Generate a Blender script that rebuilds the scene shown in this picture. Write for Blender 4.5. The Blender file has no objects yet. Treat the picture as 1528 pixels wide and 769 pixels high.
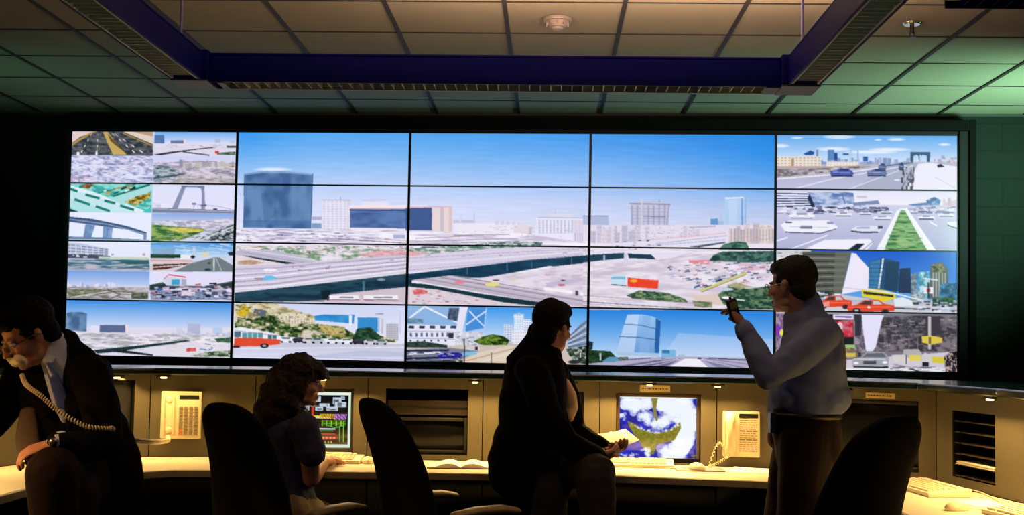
import bpy, bmesh, math, random
import numpy as np
from mathutils import Vector, Matrix, noise as mnoise

random.seed(7)
SC = bpy.context.scene
COL = SC.collection
PI = math.pi

# ---------------------------------------------------------------- camera
FPX, IW, IH = 1790.0, 1528, 769
YAW, PITCH, ROLL, SHY = math.radians(1.8406), math.radians(3.2003), math.radians(0.9325), 33.36
CAM = Vector((0, 0, 1.35))
fwd = Vector((-math.sin(YAW)*math.cos(PITCH), math.cos(YAW)*math.cos(PITCH), math.sin(PITCH)))
r0 = Vector((math.cos(YAW), math.sin(YAW), 0)); u0 = r0.cross(fwd)
rgt = r0*math.cos(ROLL) + u0*math.sin(ROLL); upv = rgt.cross(fwd)
cd = bpy.data.cameras.new('camera'); cam = bpy.data.objects.new('camera', cd); COL.objects.link(cam)
M = Matrix((( rgt.x, upv.x, -fwd.x, CAM.x), (rgt.y, upv.y, -fwd.y, CAM.y), (rgt.z, upv.z, -fwd.z, CAM.z), (0, 0, 0, 1)))
cam.matrix_world = M
cd.sensor_width = 36; cd.lens = FPX/IW*36; cd.shift_y = SHY/IW; cd.clip_start = .05
SC.camera = cam

# ---------------------------------------------------------------- world, exposure, lights
w = bpy.data.worlds.new('world'); SC.world = w; w.use_nodes = True
w.node_tree.nodes['Background'].inputs[0].default_value = (.10, .13, .2, 1)
w.node_tree.nodes['Background'].inputs[1].default_value = .01
SC.view_settings.view_transform = 'Standard'; SC.view_settings.look = 'None'
SC.view_settings.exposure = 0; SC.view_settings.gamma = 1; SC.view_settings.use_curve_mapping = False

def area(name, loc, target, sx, sy, col, power, spread=180):
    l = bpy.data.lights.new(name, 'AREA'); l.shape = 'RECTANGLE'; l.size = sx; l.size_y = sy
    l.color = col; l.energy = power; l.spread = math.radians(spread)
    o = bpy.data.objects.new(name, l); COL.objects.link(o); o.location = loc
    o.rotation_euler = (Vector(target)-Vector(loc)).to_track_quat('-Z', 'Y').to_euler()
    return o
# added warm ceiling fill on no fixture, then tubes on the luminaire's rear beam
area('ceiling_fill_warm', (-.2, 4.0, 2.66), (-.2, 4.05, 3.06), 2.4, .3, (1, .56, .36), 60)
area('uplight_rear', (.4, 5.28, 2.68), (.4, 5.32, 3.06), 2.1, .1, (1, .61, .44), 90)
# green-white fluorescent cove by the right-hand side wall, aimed up
area('cove_fluorescent', (3.75, 7.1, 2.25), (2.1, 8.45, 3.06), 1.0, .3, (.46, 1, .66), 60, 110)
area('green_fill_left', (-4.0, 7.0, 2.2), (-2.3, 8.3, 3.06), 1.0, .2, (.3, 1, .6), 2.3, 110)  # added green fill for the left ceiling, no cove built there
# added dim cool fill behind the camera, right, for shirt and beams
area('added_fill_cool', (2.2, .6, 2.9), (.9, 5.2, 1.3), 1.0, 1.0, (.5, .62, 1), 3.2, 110)
area('hand_fill_warm', (-3.0, 3.0, 1.75), (-1.78, 4.05, .9), .25, .25, (1, .5, .18), 1.6, 34)  # added warm fill aimed at the left man's hand

# ---------------------------------------------------------------- helpers
def ray(px, py):
    return (fwd + rgt*((px-IW/2)/FPX) - upv*((py-SHY-IH/2)/FPX)).normalized()
def P(px, py, Y):
    d = ray(px, py); return CAM + d*(Y/d.y)
def PZ(px, py, z):
    d = ray(px, py); return CAM + d*((z-CAM.z)/d.z)

def s2l(c):
    return tuple(((x/255)/12.92 if x/255 <= .04045 else (((x/255)+.055)/1.055)**2.4) for x in c)
def mat(name, rgb, rough=.6, metal=0, nscale=0, namp=0, bump=0, spec=.5, coat=0, srgb=True, emit=None, estr=0, sheen=0):
    m = bpy.data.materials.new(name); m.use_nodes = True; nt = m.node_tree; b = nt.nodes['Principled BSDF']
    c = s2l(rgb) if srgb else rgb
    b.inputs['Base Color'].default_value = (*c, 1); b.inputs['Roughness'].default_value = rough
    b.inputs['Metallic'].default_value = metal; b.inputs['Specular IOR Level'].default_value = spec
    b.inputs['Coat Weight'].default_value = coat; b.inputs['Sheen Weight'].default_value = sheen
    if emit: b.inputs['Emission Color'].default_value = (*emit, 1); b.inputs['Emission Strength'].default_value = estr
    if nscale:
        tc = nt.nodes.new('ShaderNodeTexCoord'); n = nt.nodes.new('ShaderNodeTexNoise'); n.inputs['Scale'].default_value = nscale
        n.inputs['Detail'].default_value = 4
        nt.links.new(tc.outputs['Object'], n.inputs['Vector'])
        if namp:
            mx = nt.nodes.new('ShaderNodeMix'); mx.data_type = 'RGBA'
            mx.inputs[6].default_value = (*[x*(1-namp) for x in c], 1); mx.inputs[7].default_value = (*[min(1, x*(1+namp)) for x in c], 1)
            nt.links.new(n.outputs['Fac'], mx.inputs[0]); nt.links.new(mx.outputs[2], b.inputs['Base Color'])
        if bump:
            bp = nt.nodes.new('ShaderNodeBump'); bp.inputs['Strength'].default_value = bump; bp.inputs['Distance'].default_value = .01
            nt.links.new(n.outputs['Fac'], bp.inputs['Height']); nt.links.new(bp.outputs[0], b.inputs['Normal'])
    return m

def new_bm(): return bmesh.new()
def box(bm, x0, x1, y0, y1, z0, z1, Mx=None):
    v = [bm.verts.new((x, y, z)) for x in (x0, x1) for y in (y0, y1) for z in (z0, z1)]
    if Mx is not None:
        for q in v: q.co = Mx @ q.co
    for f in ((0, 1, 3, 2), (4, 6, 7, 5), (0, 4, 5, 1), (2, 3, 7, 6), (0, 2, 6, 4), (1, 5, 7, 3)):
        bm.faces.new([v[i] for i in f])
    return v
def prism(bm, pts, z0, z1):
    a = [bm.verts.new((p[0], p[1], z0)) for p in pts]; b = [bm.verts.new((p[0], p[1], z1)) for p in pts]
    n = len(pts)
    bm.faces.new(a[::-1]); bm.faces.new(b)
    for i in range(n): bm.faces.new((a[i], a[(i+1) % n], b[(i+1) % n], b[i]))
def tube(bm, pts, radii, n=14, ref=(1, 0, 0), cap=True, flat=False):
    pts = [Vector(p) for p in pts]; rad = [(r, r) if not isinstance(r, (tuple, list)) else r for r in radii]
    N = len(pts); rings = []
    def frame(i):
        a = pts[max(0, i-1)]; b = pts[min(N-1, i+1)]; t = (b-a).normalized()
        rf = Vector(ref)
        if abs(t.dot(rf.normalized())) > .95: rf = Vector((0, 0, 1)) if abs(t.z) < .9 else Vector((0, 1, 0))
        x = (rf - t*rf.dot(t)).normalized(); y = t.cross(x); return t, x, y
    def ring(c, x, y, a, b): return [bm.verts.new(c + x*(a*math.cos(2*PI*k/n)) + y*(b*math.sin(2*PI*k/n))) for k in range(n)]
    t, x, y = frame(0); a, b = rad[0]
    if cap and not flat:
        m = min(a, b)
        rings.append(ring(pts[0]-t*m*.92, x, y, a*.38, b*.38)); rings.append(ring(pts[0]-t*m*.6, x, y, a*.8, b*.8))
    for i in range(N):
        t, x, y = frame(i); rings.append(ring(pts[i], x, y, *rad[i]))
    t, x, y = frame(N-1); a, b = rad[-1]
    if cap and not flat:
        m = min(a, b)
        rings.append(ring(pts[-1]+t*m*.6, x, y, a*.8, b*.8)); rings.append(ring(pts[-1]+t*m*.92, x, y, a*.38, b*.38))
    for q in range(len(rings)-1):
        for k in range(n): bm.faces.new((rings[q][k], rings[q][(k+1) % n], rings[q+1][(k+1) % n], rings[q+1][k]))
    if cap: bm.faces.new(rings[0][::-1]); bm.faces.new(rings[-1])
def ell(bm, c, r, Mx=None, sub=3):
    mm = Matrix.Translation(Vector(c)) @ Matrix.Diagonal((*r, 1))
    if Mx is not None: mm = Mx @ mm
    bmesh.ops.create_icosphere(bm, subdivisions=sub, radius=1, matrix=mm)
def cyl(bm, c, r, h, n=20, r2=None, Mx=None):
    mm = Matrix.Translation(Vector(c)+Vector((0, 0, h/2)))
    if Mx is not None: mm = Mx @ mm
    bmesh.ops.create_cone(bm, cap_ends=True, segments=n, radius1=r, radius2=r if r2 is None else r2, depth=h, matrix=mm)

def obj(name, bm, m, parent=None, bevel=0, smooth=False, sub=0, seg=2):
    bmesh.ops.recalc_face_normals(bm, faces=bm.faces)
    me = bpy.data.meshes.new(name); bm.to_mesh(me); bm.free()
    me.materials.append(m)
    o = bpy.data.objects.new(name, me); COL.objects.link(o)
    if parent: o.parent = parent
    if smooth: me.shade_smooth()
    if bevel:
        b = o.modifiers.new('bevel', 'BEVEL'); b.width = bevel; b.segments = seg; b.limit_method = 'ANGLE'
    if sub:
        s = o.modifiers.new('sub', 'SUBSURF'); s.levels = s.render_levels = sub
    return o
def thing(name, label, cat, loc=(0, 0, 0), rot=None, group=None):
    o = bpy.data.objects.new(name, None); COL.objects.link(o); o.location = loc; o.empty_display_size = .1
    if rot is not None:
        o.rotation_euler = rot if not isinstance(rot, Matrix) else rot.to_euler()
    o['label'] = label; o['category'] = cat
    if group: o['group'] = group
    return o
def tag(o, label, cat, group=None):
    o['label'] = label; o['category'] = cat
    if group: o['group'] = group
    return o
def struct(o): o['kind'] = 'structure'; return o
def remesh(o, vox, it=6, fac=.5, amp=0, scale=8, amp2=0, scale2=30):
    r = o.modifiers.new('r', 'REMESH'); r.mode = 'VOXEL'; r.voxel_size = vox
    s = o.modifiers.new('s', 'SMOOTH'); s.iterations = it; s.factor = fac
    dg = bpy.context.evaluated_depsgraph_get(); dg.update()
    me = bpy.data.meshes.new_from_object(o.evaluated_get(dg)); o.modifiers.clear()
    old = o.data; mats = list(old.materials); o.data = me
    if not me.materials:
        for m in mats: me.materials.append(m)
    if amp or amp2:
        nv = [v.normal.copy() for v in me.vertices]
        for v, nn in zip(me.vertices, nv):
            d = 0
            if amp: d += amp*mnoise.noise(Vector((v.co.x*scale, v.co.y*scale, v.co.z*scale*.7)))
            if amp2: d += amp2*mnoise.noise(v.co*scale2)
            v.co += nn*d
    me.shade_smooth()
    return o
def copy_tree(o, parent=None):
    c = o.copy(); COL.objects.link(c)
    if parent: c.parent = parent
    for ch in [x for x in bpy.data.objects if x.parent == o]: copy_tree(ch, c)
    return c

# ---------------------------------------------------------------- room structure
CZ = 3.064; WY = 8.82; XL, XR = -4.7, 4.7
def ceiling_mat():
    m = mat('ceiling_tile_fibre', (118, 116, 100), .95, nscale=180, namp=.18, bump=.3, spec=.1); return m
M_ceil = ceiling_mat()
M_tbar = mat('ceiling_grid_metal', (34, 34, 28), .7, metal=0, nscale=20, namp=.05, spec=.2)
def block_mat():
    m = mat('painted_block', (13, 23, 19), .8, spec=.15); nt = m.node_tree; b = nt.nodes['Principled BSDF']
    tc = nt.nodes.new('ShaderNodeTexCoord'); mp = nt.nodes.new('ShaderNodeMapping'); mp.inputs['Rotation'].default_value = (PI/2, 0, 0)
    br = nt.nodes.new('ShaderNodeTexBrick'); br.inputs['Scale'].default_value = 1
    br.inputs['Brick Width'].default_value = .4; br.inputs['Row Height'].default_value = .2; br.inputs['Mortar Size'].default_value = .006
    br.inputs['Color1'].default_value = (*s2l((14, 24, 20)), 1); br.inputs['Color2'].default_value = (*s2l((12, 22, 18)), 1)
    br.inputs['Mortar'].default_value = (*s2l((9, 17, 14)), 1)
    nt.links.new(tc.outputs['Object'], mp.inputs[0]); nt.links.new(mp.outputs[0], br.inputs['Vector'])
    nt.links.new(br.outputs['Color'], b.inputs['Base Color'])
    bp = nt.nodes.new('ShaderNodeBump'); bp.inputs['Strength'].default_value = .3; bp.invert = True
    nt.links.new(br.outputs['Fac'], bp.inputs['Height']); nt.links.new(bp.outputs[0], b.inputs['Normal'])
    return m
M_wall = block_mat()
M_floor = mat('dark_carpet', (26, 26, 30), .95, nscale=300, namp=.4, bump=.5)
b = new_bm(); box(b, XL, XR, -3, WY+.5, -.1, 0); struct(obj('floor', b, M_floor))
b = new_bm(); box(b, XL-.1, XR+.1, -3.1, WY+.5, CZ, CZ+.1); struct(obj('ceiling', b, M_ceil))
# the back wall runs parallel to the displays, turned a little against the ceiling grid
WROT = Matrix.Translation((-.365, 8.735, 0)) @ Matrix.Rotation(-.0437464, 4, 'Z')
b = new_bm(); box(b, -5.0, 5.8, 0, .12, 0, CZ, WROT); struct(obj('wall_back', b, M_wall))
b = new_bm(); box(b, XL-.1, XL, -3, WY+.3, 0, CZ); struct(obj('wall_left', b, M_wall))
b = new_bm(); box(b, XR, XR+.1, -3, WY+.3, 0, CZ); struct(obj('wall_right', b, M_wall))
b = new_bm(); box(b, XL, XR, -3.1, -3, 0, CZ); struct(obj('wall_front', b, M_wall))
b = new_bm()
y = WY-.03-.3
ys = [8.27-.6*k+.0 for k in range(19)]
for y in ys: box(b, XL, XR, y-.006, y+.006, CZ-.004, CZ+.002)
x = -.25-.6*7
while x < XR:
    if x > XL: box(b, x-.011, x+.011, -3, WY, CZ-.006, CZ+.002)
    x += .6
struct(obj('trim_1', b, M_tbar))
b = new_bm(); box(b, -4.3, 5.0, -.022, 0, CZ-.02, CZ, WROT); struct(obj('trim_2', b, mat('wall_angle_dark', (20, 26, 22), .6)))
b = new_bm(); box(b, -4.3, 5.0, -.012, 0, 0, .1, WROT); struct(obj('baseboard_back', b, mat('baseboard_rubber', (18, 20, 20), .6)))

# ---------------------------------------------------------------- video wall: plane of the panels
SCL = 1.018
SW, SH = 6.31912836*SCL, 1.63747135*SCL
syw, stl, srl = -.0437464449, .00909480417, -.00233174358
SX = Vector((math.cos(syw), math.sin(syw), 0)); SU = Vector((0, -math.sin(stl), math.cos(stl)))
SX = SX*math.cos(srl) + SU*math.sin(srl); SN = SX.cross(SU).normalized(); SU = SN.cross(SX).normalized()
SIN = -SN    # into the wall
SCN = CAM + (Vector((-.358155431, 8.45, 2.04860256))-CAM)*SCL
SROT = Matrix(((SX.x, SIN.x, SU.x), (SX.y, SIN.y, SU.y), (SX.z, SIN.z, SU.z)))
def UV(px, py):
    d = ray(px, py); t = (SCN-CAM).dot(SN)/d.dot(SN); q = CAM+d*t-SCN
    return q.dot(SX)/SW+.5, .5-q.dot(SU)/SH
CU = [0, .1963, .3956, .5992, .8034, 1]; RV = [0, .2343, .4921, .7537, 1]

# ---------------------------------------------------------------- pictures shown on the displays (drawn as colours, stored per vertex)
class Canvas:
    def __init__(s, w, h, tf):
        s.w, s.h, s.tf = w, h, tf
        s.a = np.zeros((h, w, 3))+np.array([190., 186., 200.]); s.clip = (0, 0, w, h); s.fr = (0, 0, 1)
        s.yy, s.xx = np.mgrid[0:h, 0:w]; s.rs = np.random.RandomState(3)
    def f(s, x0, y0, k): s.fr = (x0, y0, k)
    def cell(s, u0, u1, v0, v1): s.clip = (int(u0*s.w), int(v0*s.h), int(math.ceil(u1*s.w)), int(math.ceil(v1*s.h)))
    def T(s, p):
        x0, y0, k = s.fr; u, v = s.tf(x0+p[0]/k, y0+p[1]/k); return u*s.w, v*s.h
    def mask(s, pts):
        q = [s.T(p) for p in pts]; X = [p[0] for p in q]; Y = [p[1] for p in q]
        x0 = max(s.clip[0], int(min(X))); x1 = min(s.clip[2], int(max(X))+2); y0 = max(s.clip[1], int(min(Y))); y1 = min(s.clip[3], int(max(Y))+2)
        if x1 <= x0 or y1 <= y0: return None
        xs = np.arange(x0, x1)+.5; ys = np.arange(y0, y1)+.5; XX, YY = np.meshgrid(xs, ys); m = np.zeros(XX.shape, bool)
        n = len(q)
        for i in range(n):
            ax, ay = q[i]; bx, by = q[(i+1) % n]
            if ay == by: continue
            c = (ay > YY) != (by > YY)
            m ^= c & (XX < (bx-ax)*(YY-ay)/(by-ay)+ax)
        return (slice(y0, y1), slice(x0, x1)), m
    def poly(s, pts, col, a=1.):
        r = s.mask(pts)
        if r is None: return
        sl, m = r; v = s.a[sl]; v[m] = v[m]*(1-a)+np.array(col, float)*a
    def grad(s, pts, c0, c1, p=1., horiz=False):
        r = s.mask(pts)
        if r is None: return
        sl, m = r; h, w = m.shape
        t = (np.linspace(0, 1, w)[None, :]*np.ones((h, 1)) if horiz else np.linspace(0, 1, h)[:, None]*np.ones((1, w)))**p
        im = np.array(c0, float)*(1-t[..., None])+np.array(c1, float)*t[..., None]; s.a[sl][m] = im[m]
    def noise(s, h, w, sx, sy):
        gh, gw = int(h/sy)+3, int(w/sx)+3; g = s.rs.rand(gh, gw)
        y = np.arange(h)/sy; x = np.arange(w)/sx; yi = y.astype(int); xi = x.astype(int); fy = (y-yi)[:, None]; fx = (x-xi)[None, :]
        fy = fy*fy*(3-2*fy); fx = fx*fx*(3-2*fx)
        return (g[yi][:, xi]*(1-fy)*(1-fx)+g[yi+1][:, xi]*fy*(1-fx)+g[yi][:, xi+1]*(1-fy)*fx+g[yi+1][:, xi+1]*fy*fx)
    def tex(s, pts, cols, sx=8, sy=4, a=1., lo=.3, hi=.7):
        """patchy surface: two or three colours mixed by noise"""
        r = s.mask(pts)
        if r is None: return
        sl, m = r; h, w = m.shape
        n = .6*s.noise(h, w, sx, sy)+.4*s.noise(h, w, max(2, sx/2.5), max(2, sy/2.5)); n = np.clip((n-lo)/(hi-lo), 0, 1)
        cols = np.array(cols, float); k = n*(len(cols)-1); i = np.minimum(k.astype(int), len(cols)-2); t = (k-i)[..., None]
        im = cols[i]*(1-t)+cols[i+1]*t; v = s.a[sl]; v[m] = v[m]*(1-a)+im[m]*a
    def rect(s, x0, y0, x1, y1, col, a=1.): s.poly([(x0, y0), (x1, y0), (x1, y1), (x0, y1)], col, a)
    def line(s, pts, wd, col, a=1.):
        for (ax, ay), (bx, by) in zip(pts, pts[1:]):
            L = math.hypot(bx-ax, by-ay) or 1; nx, ny = -(by-ay)/L*wd/2, (bx-ax)/L*wd/2
            s.poly([(ax+nx, ay+ny), (bx+nx, by+ny), (bx-nx, by-ny), (ax-nx, ay-ny)], col, a)
    def oval(s, cx, cy, rx, ry, col, a=1.): s.poly([(cx+rx*math.cos(t*PI/10), cy+ry*math.sin(t*PI/10)) for t in range(20)], col, a)
    def soft(s, cx, cy, rx, ry, col, a=1.):
        for k in (1, .8, .6, .4): s.oval(cx, cy, rx*k, ry*k, col, a*.35)
    def specks(s, pts, n, cols, lx=6, ly=2, a=.9, slope=0.):
        r = s.mask(pts)
        if r is None: return
        X = [p[0] for p in pts]; Y = [p[1] for p in pts]; sl, m = r
        for _ in range(n):
            x = s.rs.uniform(min(X), max(X)); y = s.rs.uniform(min(Y), max(Y)); q = s.T((x, y)); i, j = int(q[1])-sl[0].start, int(q[0])-sl[1].start
            if 0 <= i < m.shape[0] and 0 <= j < m.shape[1] and m[i, j]:
                c = cols[s.rs.randint(len(cols))]; dx = lx*s.rs.uniform(.5, 1.5); dy = ly*s.rs.uniform(.5, 1.4)
                s.poly([(x-dx/2, y-dy/2-slope*dx/2), (x+dx/2, y-dy/2+slope*dx/2), (x+dx/2, y+dy/2+slope*dx/2), (x-dx/2, y+dy/2-slope*dx/2)], c, a)
    def bld(s, x0, y0, x1, y1, col, nx=0, ny=0, wc=(120, 130, 160), a=1., wa=.6, side=None):
        s.rect(x0, y0, x1, y1, col, a)
        if side: s.rect(x1-(x1-x0)*.22, y0, x1, y1, side, a)
        for i in range(nx):
            for j in range(ny):
                dx = (x1-x0)/nx; dy = (y1-y0)/ny; s.rect(x0+dx*(i+.22), y0+dy*(j+.25), x0+dx*(i+.78), y0+dy*(j+.75), wc, wa)
    def blur(s):
        a = s.a; p = np.pad(a, ((1, 1), (1, 1), (0, 0)), 'edge')
        s.a = (p[:-2, 1:-1]+p[2:, 1:-1]+p[1:-1, :-2]+p[1:-1, 2:]+2*a)/6
    def at(s, u, v):
        x = np.clip(u*s.w-.5, 0, s.w-1.001); y = np.clip(v*s.h-.5, 0, s.h-1.001); xi = x.astype(int); yi = y.astype(int); fx = (x-xi)[..., None]; fy = (y-yi)[..., None]
        a = s.a; return a[yi, xi]*(1-fx)*(1-fy)+a[yi, xi+1]*fx*(1-fy)+a[yi+1, xi]*(1-fx)*fy+a[yi+1, xi+1]*fx*fy

def skyline(c, x0, x1, base, hmin, hmax, cols, wmin=6, wmax=18, win=None, a=1.):
    x = x0
    while x < x1:
        w_ = c.rs.uniform(wmin, wmax); h_ = c.rs.uniform(hmin, hmax); col = cols[c.rs.randint(len(cols))]
        c.rect(x, base-h_, x+w_, base, col, a)
        if win:
            for k in range(int(h_/5)): c.rect(x+1, base-h_+2+k*5, x+w_-1, base-h_+4+k*5, win, .35)
        x += w_*c.rs.uniform(.7, 1.2)

CV = Canvas(2560, 664, UV)
def wide_city(c):
    """the big picture: expressways and hazy blocks under a blue sky"""
    c.cell(CU[1], CU[4], RV[0], RV[3]); c.f(0, 0, 1)
    x0, y0, x1, y1 = c.clip; Hh = y1-y0; Ww = x1-x0
    vv = (np.arange(Hh)/Hh)[:, None]*np.ones((1, Ww)); uu = (np.arange(Ww)/Ww)[None, :]*np.ones((Hh, 1))
    stops = [0, .12, .28, .42, .55, 1]
    L = [(84, 166, 240), (120, 182, 244), (178, 206, 248), (212, 220, 252), (226, 228, 250), (226, 222, 246)]
    Rr = [(18, 130, 226), (40, 140, 230), (100, 166, 236), (176, 196, 236), (206, 212, 240), (214, 210, 232)]
    im = np.zeros((Hh, Ww, 3)); k = np.clip((uu-.25)/.75, 0, 1)**1.4
    for ch in range(3):
        im[..., ch] = np.interp(vv, stops, [q[ch] for q in L])*(1-k)+np.interp(vv, stops, [q[ch] for q in Rr])*k
    edge = np.clip(1-np.abs(uu-.02)/.12, 0, 1)*np.clip(1-vv*3, 0, 1); im -= edge[..., None]*np.array([30, 14, 2])
    im += (c.noise(Hh, Ww, 60, 5)[..., None]-.5)*8
    c.a[y0:y1, x0:x1] = im
    # ground
    c.grad([(340, 342), (880, 345), (1160, 350), (1170, 480), (340, 480)], (232, 226, 244), (214, 204, 222))
    # ------ skyline left part
    c.f(345, 185, 4.047)
    c.tex([(78, 300), (180, 288), (260, 284), (340, 288), (495, 303), (482, 632), (70, 628)], [(66, 100, 150), (88, 124, 172), (104, 140, 186)], 40, 60)
    c.poly([(78, 300), (180, 288), (260, 284), (340, 288), (495, 303), (495, 312), (340, 298), (180, 298), (78, 310)], (150, 180, 220), .7)
    c.soft(250, 275, 120, 12, (245, 246, 255), .9)
    c.poly([(180, 420), (280, 400), (270, 560), (200, 600)], (58, 92, 140), .35); c.line([(345, 300), (335, 625)], 5, (70, 104, 156), .5); c.line([(492, 300), (480, 630)], 5, (56, 90, 138), .8)
    for yy in range(330, 620, 16): c.line([(78, yy), (490, yy+3)], 2, (80, 112, 158), .3)
    c.line([(70, 600), (480, 606)], 40, (52, 92, 150), .35)
    c.bld(548, 462, 700, 640, (232, 228, 246), 6, 12, (180, 180, 206), 1, .55); c.rect(700, 458, 722, 640, (218, 210, 226)); c.line([(545, 460), (720, 462)], 4, (190, 180, 200)); c.line([(660, 440), (660, 460)], 4, (150, 150, 170))
    c.rect(485, 560, 545, 580, (170, 176, 210)); c.rect(485, 600, 545, 632, (90, 130, 180), .7)
    c.rect(790, 470, 950, 500, (232, 226, 242)); c.line([(795, 462), (935, 458)], 4, (205, 190, 200))
    c.rect(712, 492, 1180, 640, (242, 232, 240)); c.tex([(716, 512), (1200, 514), (1200, 634), (716, 628)], [(62, 92, 150), (80, 108, 160), (92, 124, 180)], 60, 20)
    c.line([(716, 510), (1200, 512)], 7, (216, 178, 180)); c.line([(714, 508), (714, 632)], 5, (250, 240, 244)); c.line([(716, 520), (1200, 522)], 8, (50, 74, 130))
    c.f(605, 190, 4.049)
    c.poly([(0, 488), (165, 485), (165, 625), (0, 625)], (66, 92, 146)); c.rect(160, 478, 282, 632, (232, 214, 216)); c.rect(210, 484, 232, 630, (200, 184, 200), .8); c.rect(262, 484, 282, 632, (220, 196, 200)); c.line([(0, 482), (280, 480)], 6, (226, 180, 186))
    c.rect(290, 560, 420, 580, (196, 196, 226)); c.rect(290, 580, 700, 640, (236, 230, 246)); c.rect(325, 535, 340, 575, (214, 212, 236)); c.rect(410, 522, 422, 580, (206, 202, 228))
    for k in range(5): c.rect(540+k*34, 566+k*2, 562+k*34, 590, (206, 204, 230), .8)
    c.rect(655, 592, 765, 680, (226, 216, 226)); c.rect(745, 605, 765, 680, (190, 170, 180), .6)
    c.rect(790, 545, 1110, 690, (232, 230, 248)); c.line([(800, 545), (1110, 548)], 3, (120, 124, 160)); c.line([(905, 490), (905, 545)], 3, (190, 190, 214))
    for k in range(14):
        c.rect(806+k*22, 558, 814+k*22, 640, (176, 178, 212), .7)
    for k in range(6): c.line([(800, 560+k*16), (1020, 562+k*16)], 2, (190, 190, 216), .8)
    c.rect(870, 525, 1010, 545, (220, 218, 240)); c.rect(1015, 560, 1095, 700, (218, 210, 230), .8)
    for k in range(5): c.rect(1024+k*14, 640, 1030+k*14, 690, (170, 166, 200), .6)
    c.f(870, 190, 4.047)
    c.rect(0, 536, 155, 600, (176, 186, 222)); c.line([(0, 536), (155, 536)], 4, (130, 144, 186))
    c.rect(288, 452, 520, 600, (196, 196, 220)); c.line([(280, 460), (528, 466)], 8, (140, 140, 170)); c.line([(520, 470), (505, 600)], 6, (150, 156, 190))
    for k in range(7): c.rect(290+k*33, 470, 300+k*33, 640, (150, 152, 184), .7)
    for k in range(6): c.line([(290, 490+k*20), (515, 492+k*20)], 4, (160, 164, 196), .8)
    c.line([(365, 538), (500, 540)], 6, (110, 124, 170)); c.line([(355, 430), (357, 600)], 12, (214, 206, 222), .8); c.line([(460, 435), (460, 455)], 4, (150, 150, 176))
    c.rect(858, 425, 985, 600, (176, 204, 240)); c.line([(858, 428), (968, 424)], 6, (250, 250, 255)); c.rect(955, 430, 966, 600, (120, 160, 214)); c.rect(975, 425, 985, 596, (140, 176, 222), .8); c.rect(880, 440, 930, 600, (196, 216, 246), .6)
    c.rect(770, 552, 815, 602, (100, 150, 206)); c.rect(815, 566, 850, 600, (160, 190, 226)); c.rect(826, 530, 840, 570, (180, 196, 230), .8)
    c.grad([(0, 590), (1180, 590), (1180, 740), (0, 740)], (222, 216, 236), (236, 228, 242))
    skyline(c, 40, 720, 700, 60, 116, [(214, 206, 226), (228, 220, 238), (198, 194, 218), (222, 208, 220), (236, 230, 246)], 14, 40, (150, 144, 174))
    c.specks([(40, 600), (740, 600), (740, 700), (40, 700)], 220, [(170, 164, 190), (150, 146, 176), (240, 236, 250), (222, 180, 190)], 8, 4, .6)
    c.line([(640, 606), (800, 598)], 8, (150, 150, 170), .6)
    skyline(c, 880, 1150, 705, 84, 124, [(226, 212, 210), (206, 192, 200), (238, 226, 222)], 20, 44, (132, 118, 130))
    for k in range(14): c.rect(895+k*19, 615, 901+k*19, 690, (140, 124, 134), .45)
    c.line([(300, 690), (860, 640)], 7, (236, 170, 180), .6)
    c.poly([(200, 700), (880, 645), (870, 700), (500, 730), (100, 735)], (226, 222, 240)); c.line([(440, 705), (870, 655)], 3, (150, 150, 180)); c.line([(380, 718), (860, 680)], 3, (160, 158, 186))
    c.poly([(640, 722), (860, 692), (860, 700), (700, 728)], (50, 66, 92), .9)
    c.tex([(820, 740), (850, 706), (930, 690), (985, 695), (1000, 725), (1010, 760), (820, 760)], [(30, 72, 66), (70, 116, 96), (96, 136, 110)], 8, 4)
    c.specks([(200, 680), (500, 680), (500, 740), (200, 740)], 20, [(40, 50, 80), (90, 96, 120)], 16, 4)
    # ------ low ground, rows 2-3
    c.f(345, 185, 4.047)
    c.tex([(20, 634), (1010, 640), (1060, 740), (20, 740)], [(176, 168, 198), (226, 220, 240), (244, 240, 252)], 50, 4)
    c.specks([(20, 640), (600, 650), (1000, 700), (20, 720)], 130, [(110, 104, 136), (250, 246, 255), (180, 140, 150), (60, 62, 90)], 26, 4, .6, .05)
    c.line([(640, 695), (1060, 722)], 5, (110, 96, 120), .8); c.line([(700, 690), (1060, 706)], 3, (190, 150, 160), .8); c.oval(1010, 675, 36, 26, (226, 222, 244)); c.rect(980, 670, 1050, 692, (120, 130, 180), .5)
    c.f(605, 190, 4.049)
    c.tex([(20, 632), (690, 640), (1100, 700), (1100, 730), (0, 730)], [(200, 190, 214), (236, 230, 246), (246, 242, 252)], 60, 5)
    for ya, yb, xa, xb, cc in ((655, 648, 290, 630, (120, 90, 120)), (672, 660, 60, 330, (150, 110, 130)), (690, 672, 60, 680, (130, 120, 150)), (708, 690, 20, 690, (110, 100, 130)), (700, 720, 500, 1000, (200, 196, 216))):
        c.line([(xa, ya), (xb, yb)], 4, cc, .75)
    c.tex([(60, 745), (100, 722), (300, 718), (500, 700), (640, 692), (830, 695), (820, 722), (500, 735), (200, 760)], [(62, 100, 96), (120, 150, 140), (200, 206, 214)], 10, 4)
    c.specks([(290, 600), (1000, 600), (1000, 700), (290, 640)], 60, [(180, 160, 180), (160, 164, 196)], 14, 4, .5)
    # third row, left panel
    c.f(345, 360, 4.047)
    c.tex([(30, 28), (640, 30), (1100, 34), (1100, 96), (480, 118), (30, 78)], [(120, 150, 120), (190, 200, 190), (226, 214, 226), (236, 230, 240)], 22, 6)
    c.specks([(30, 30), (1060, 34), (1060, 110), (30, 80)], 180, [(90, 110, 100), (240, 236, 246), (200, 120, 130), (170, 120, 90), (60, 80, 90)], 16, 5, .6, .04)
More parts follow.
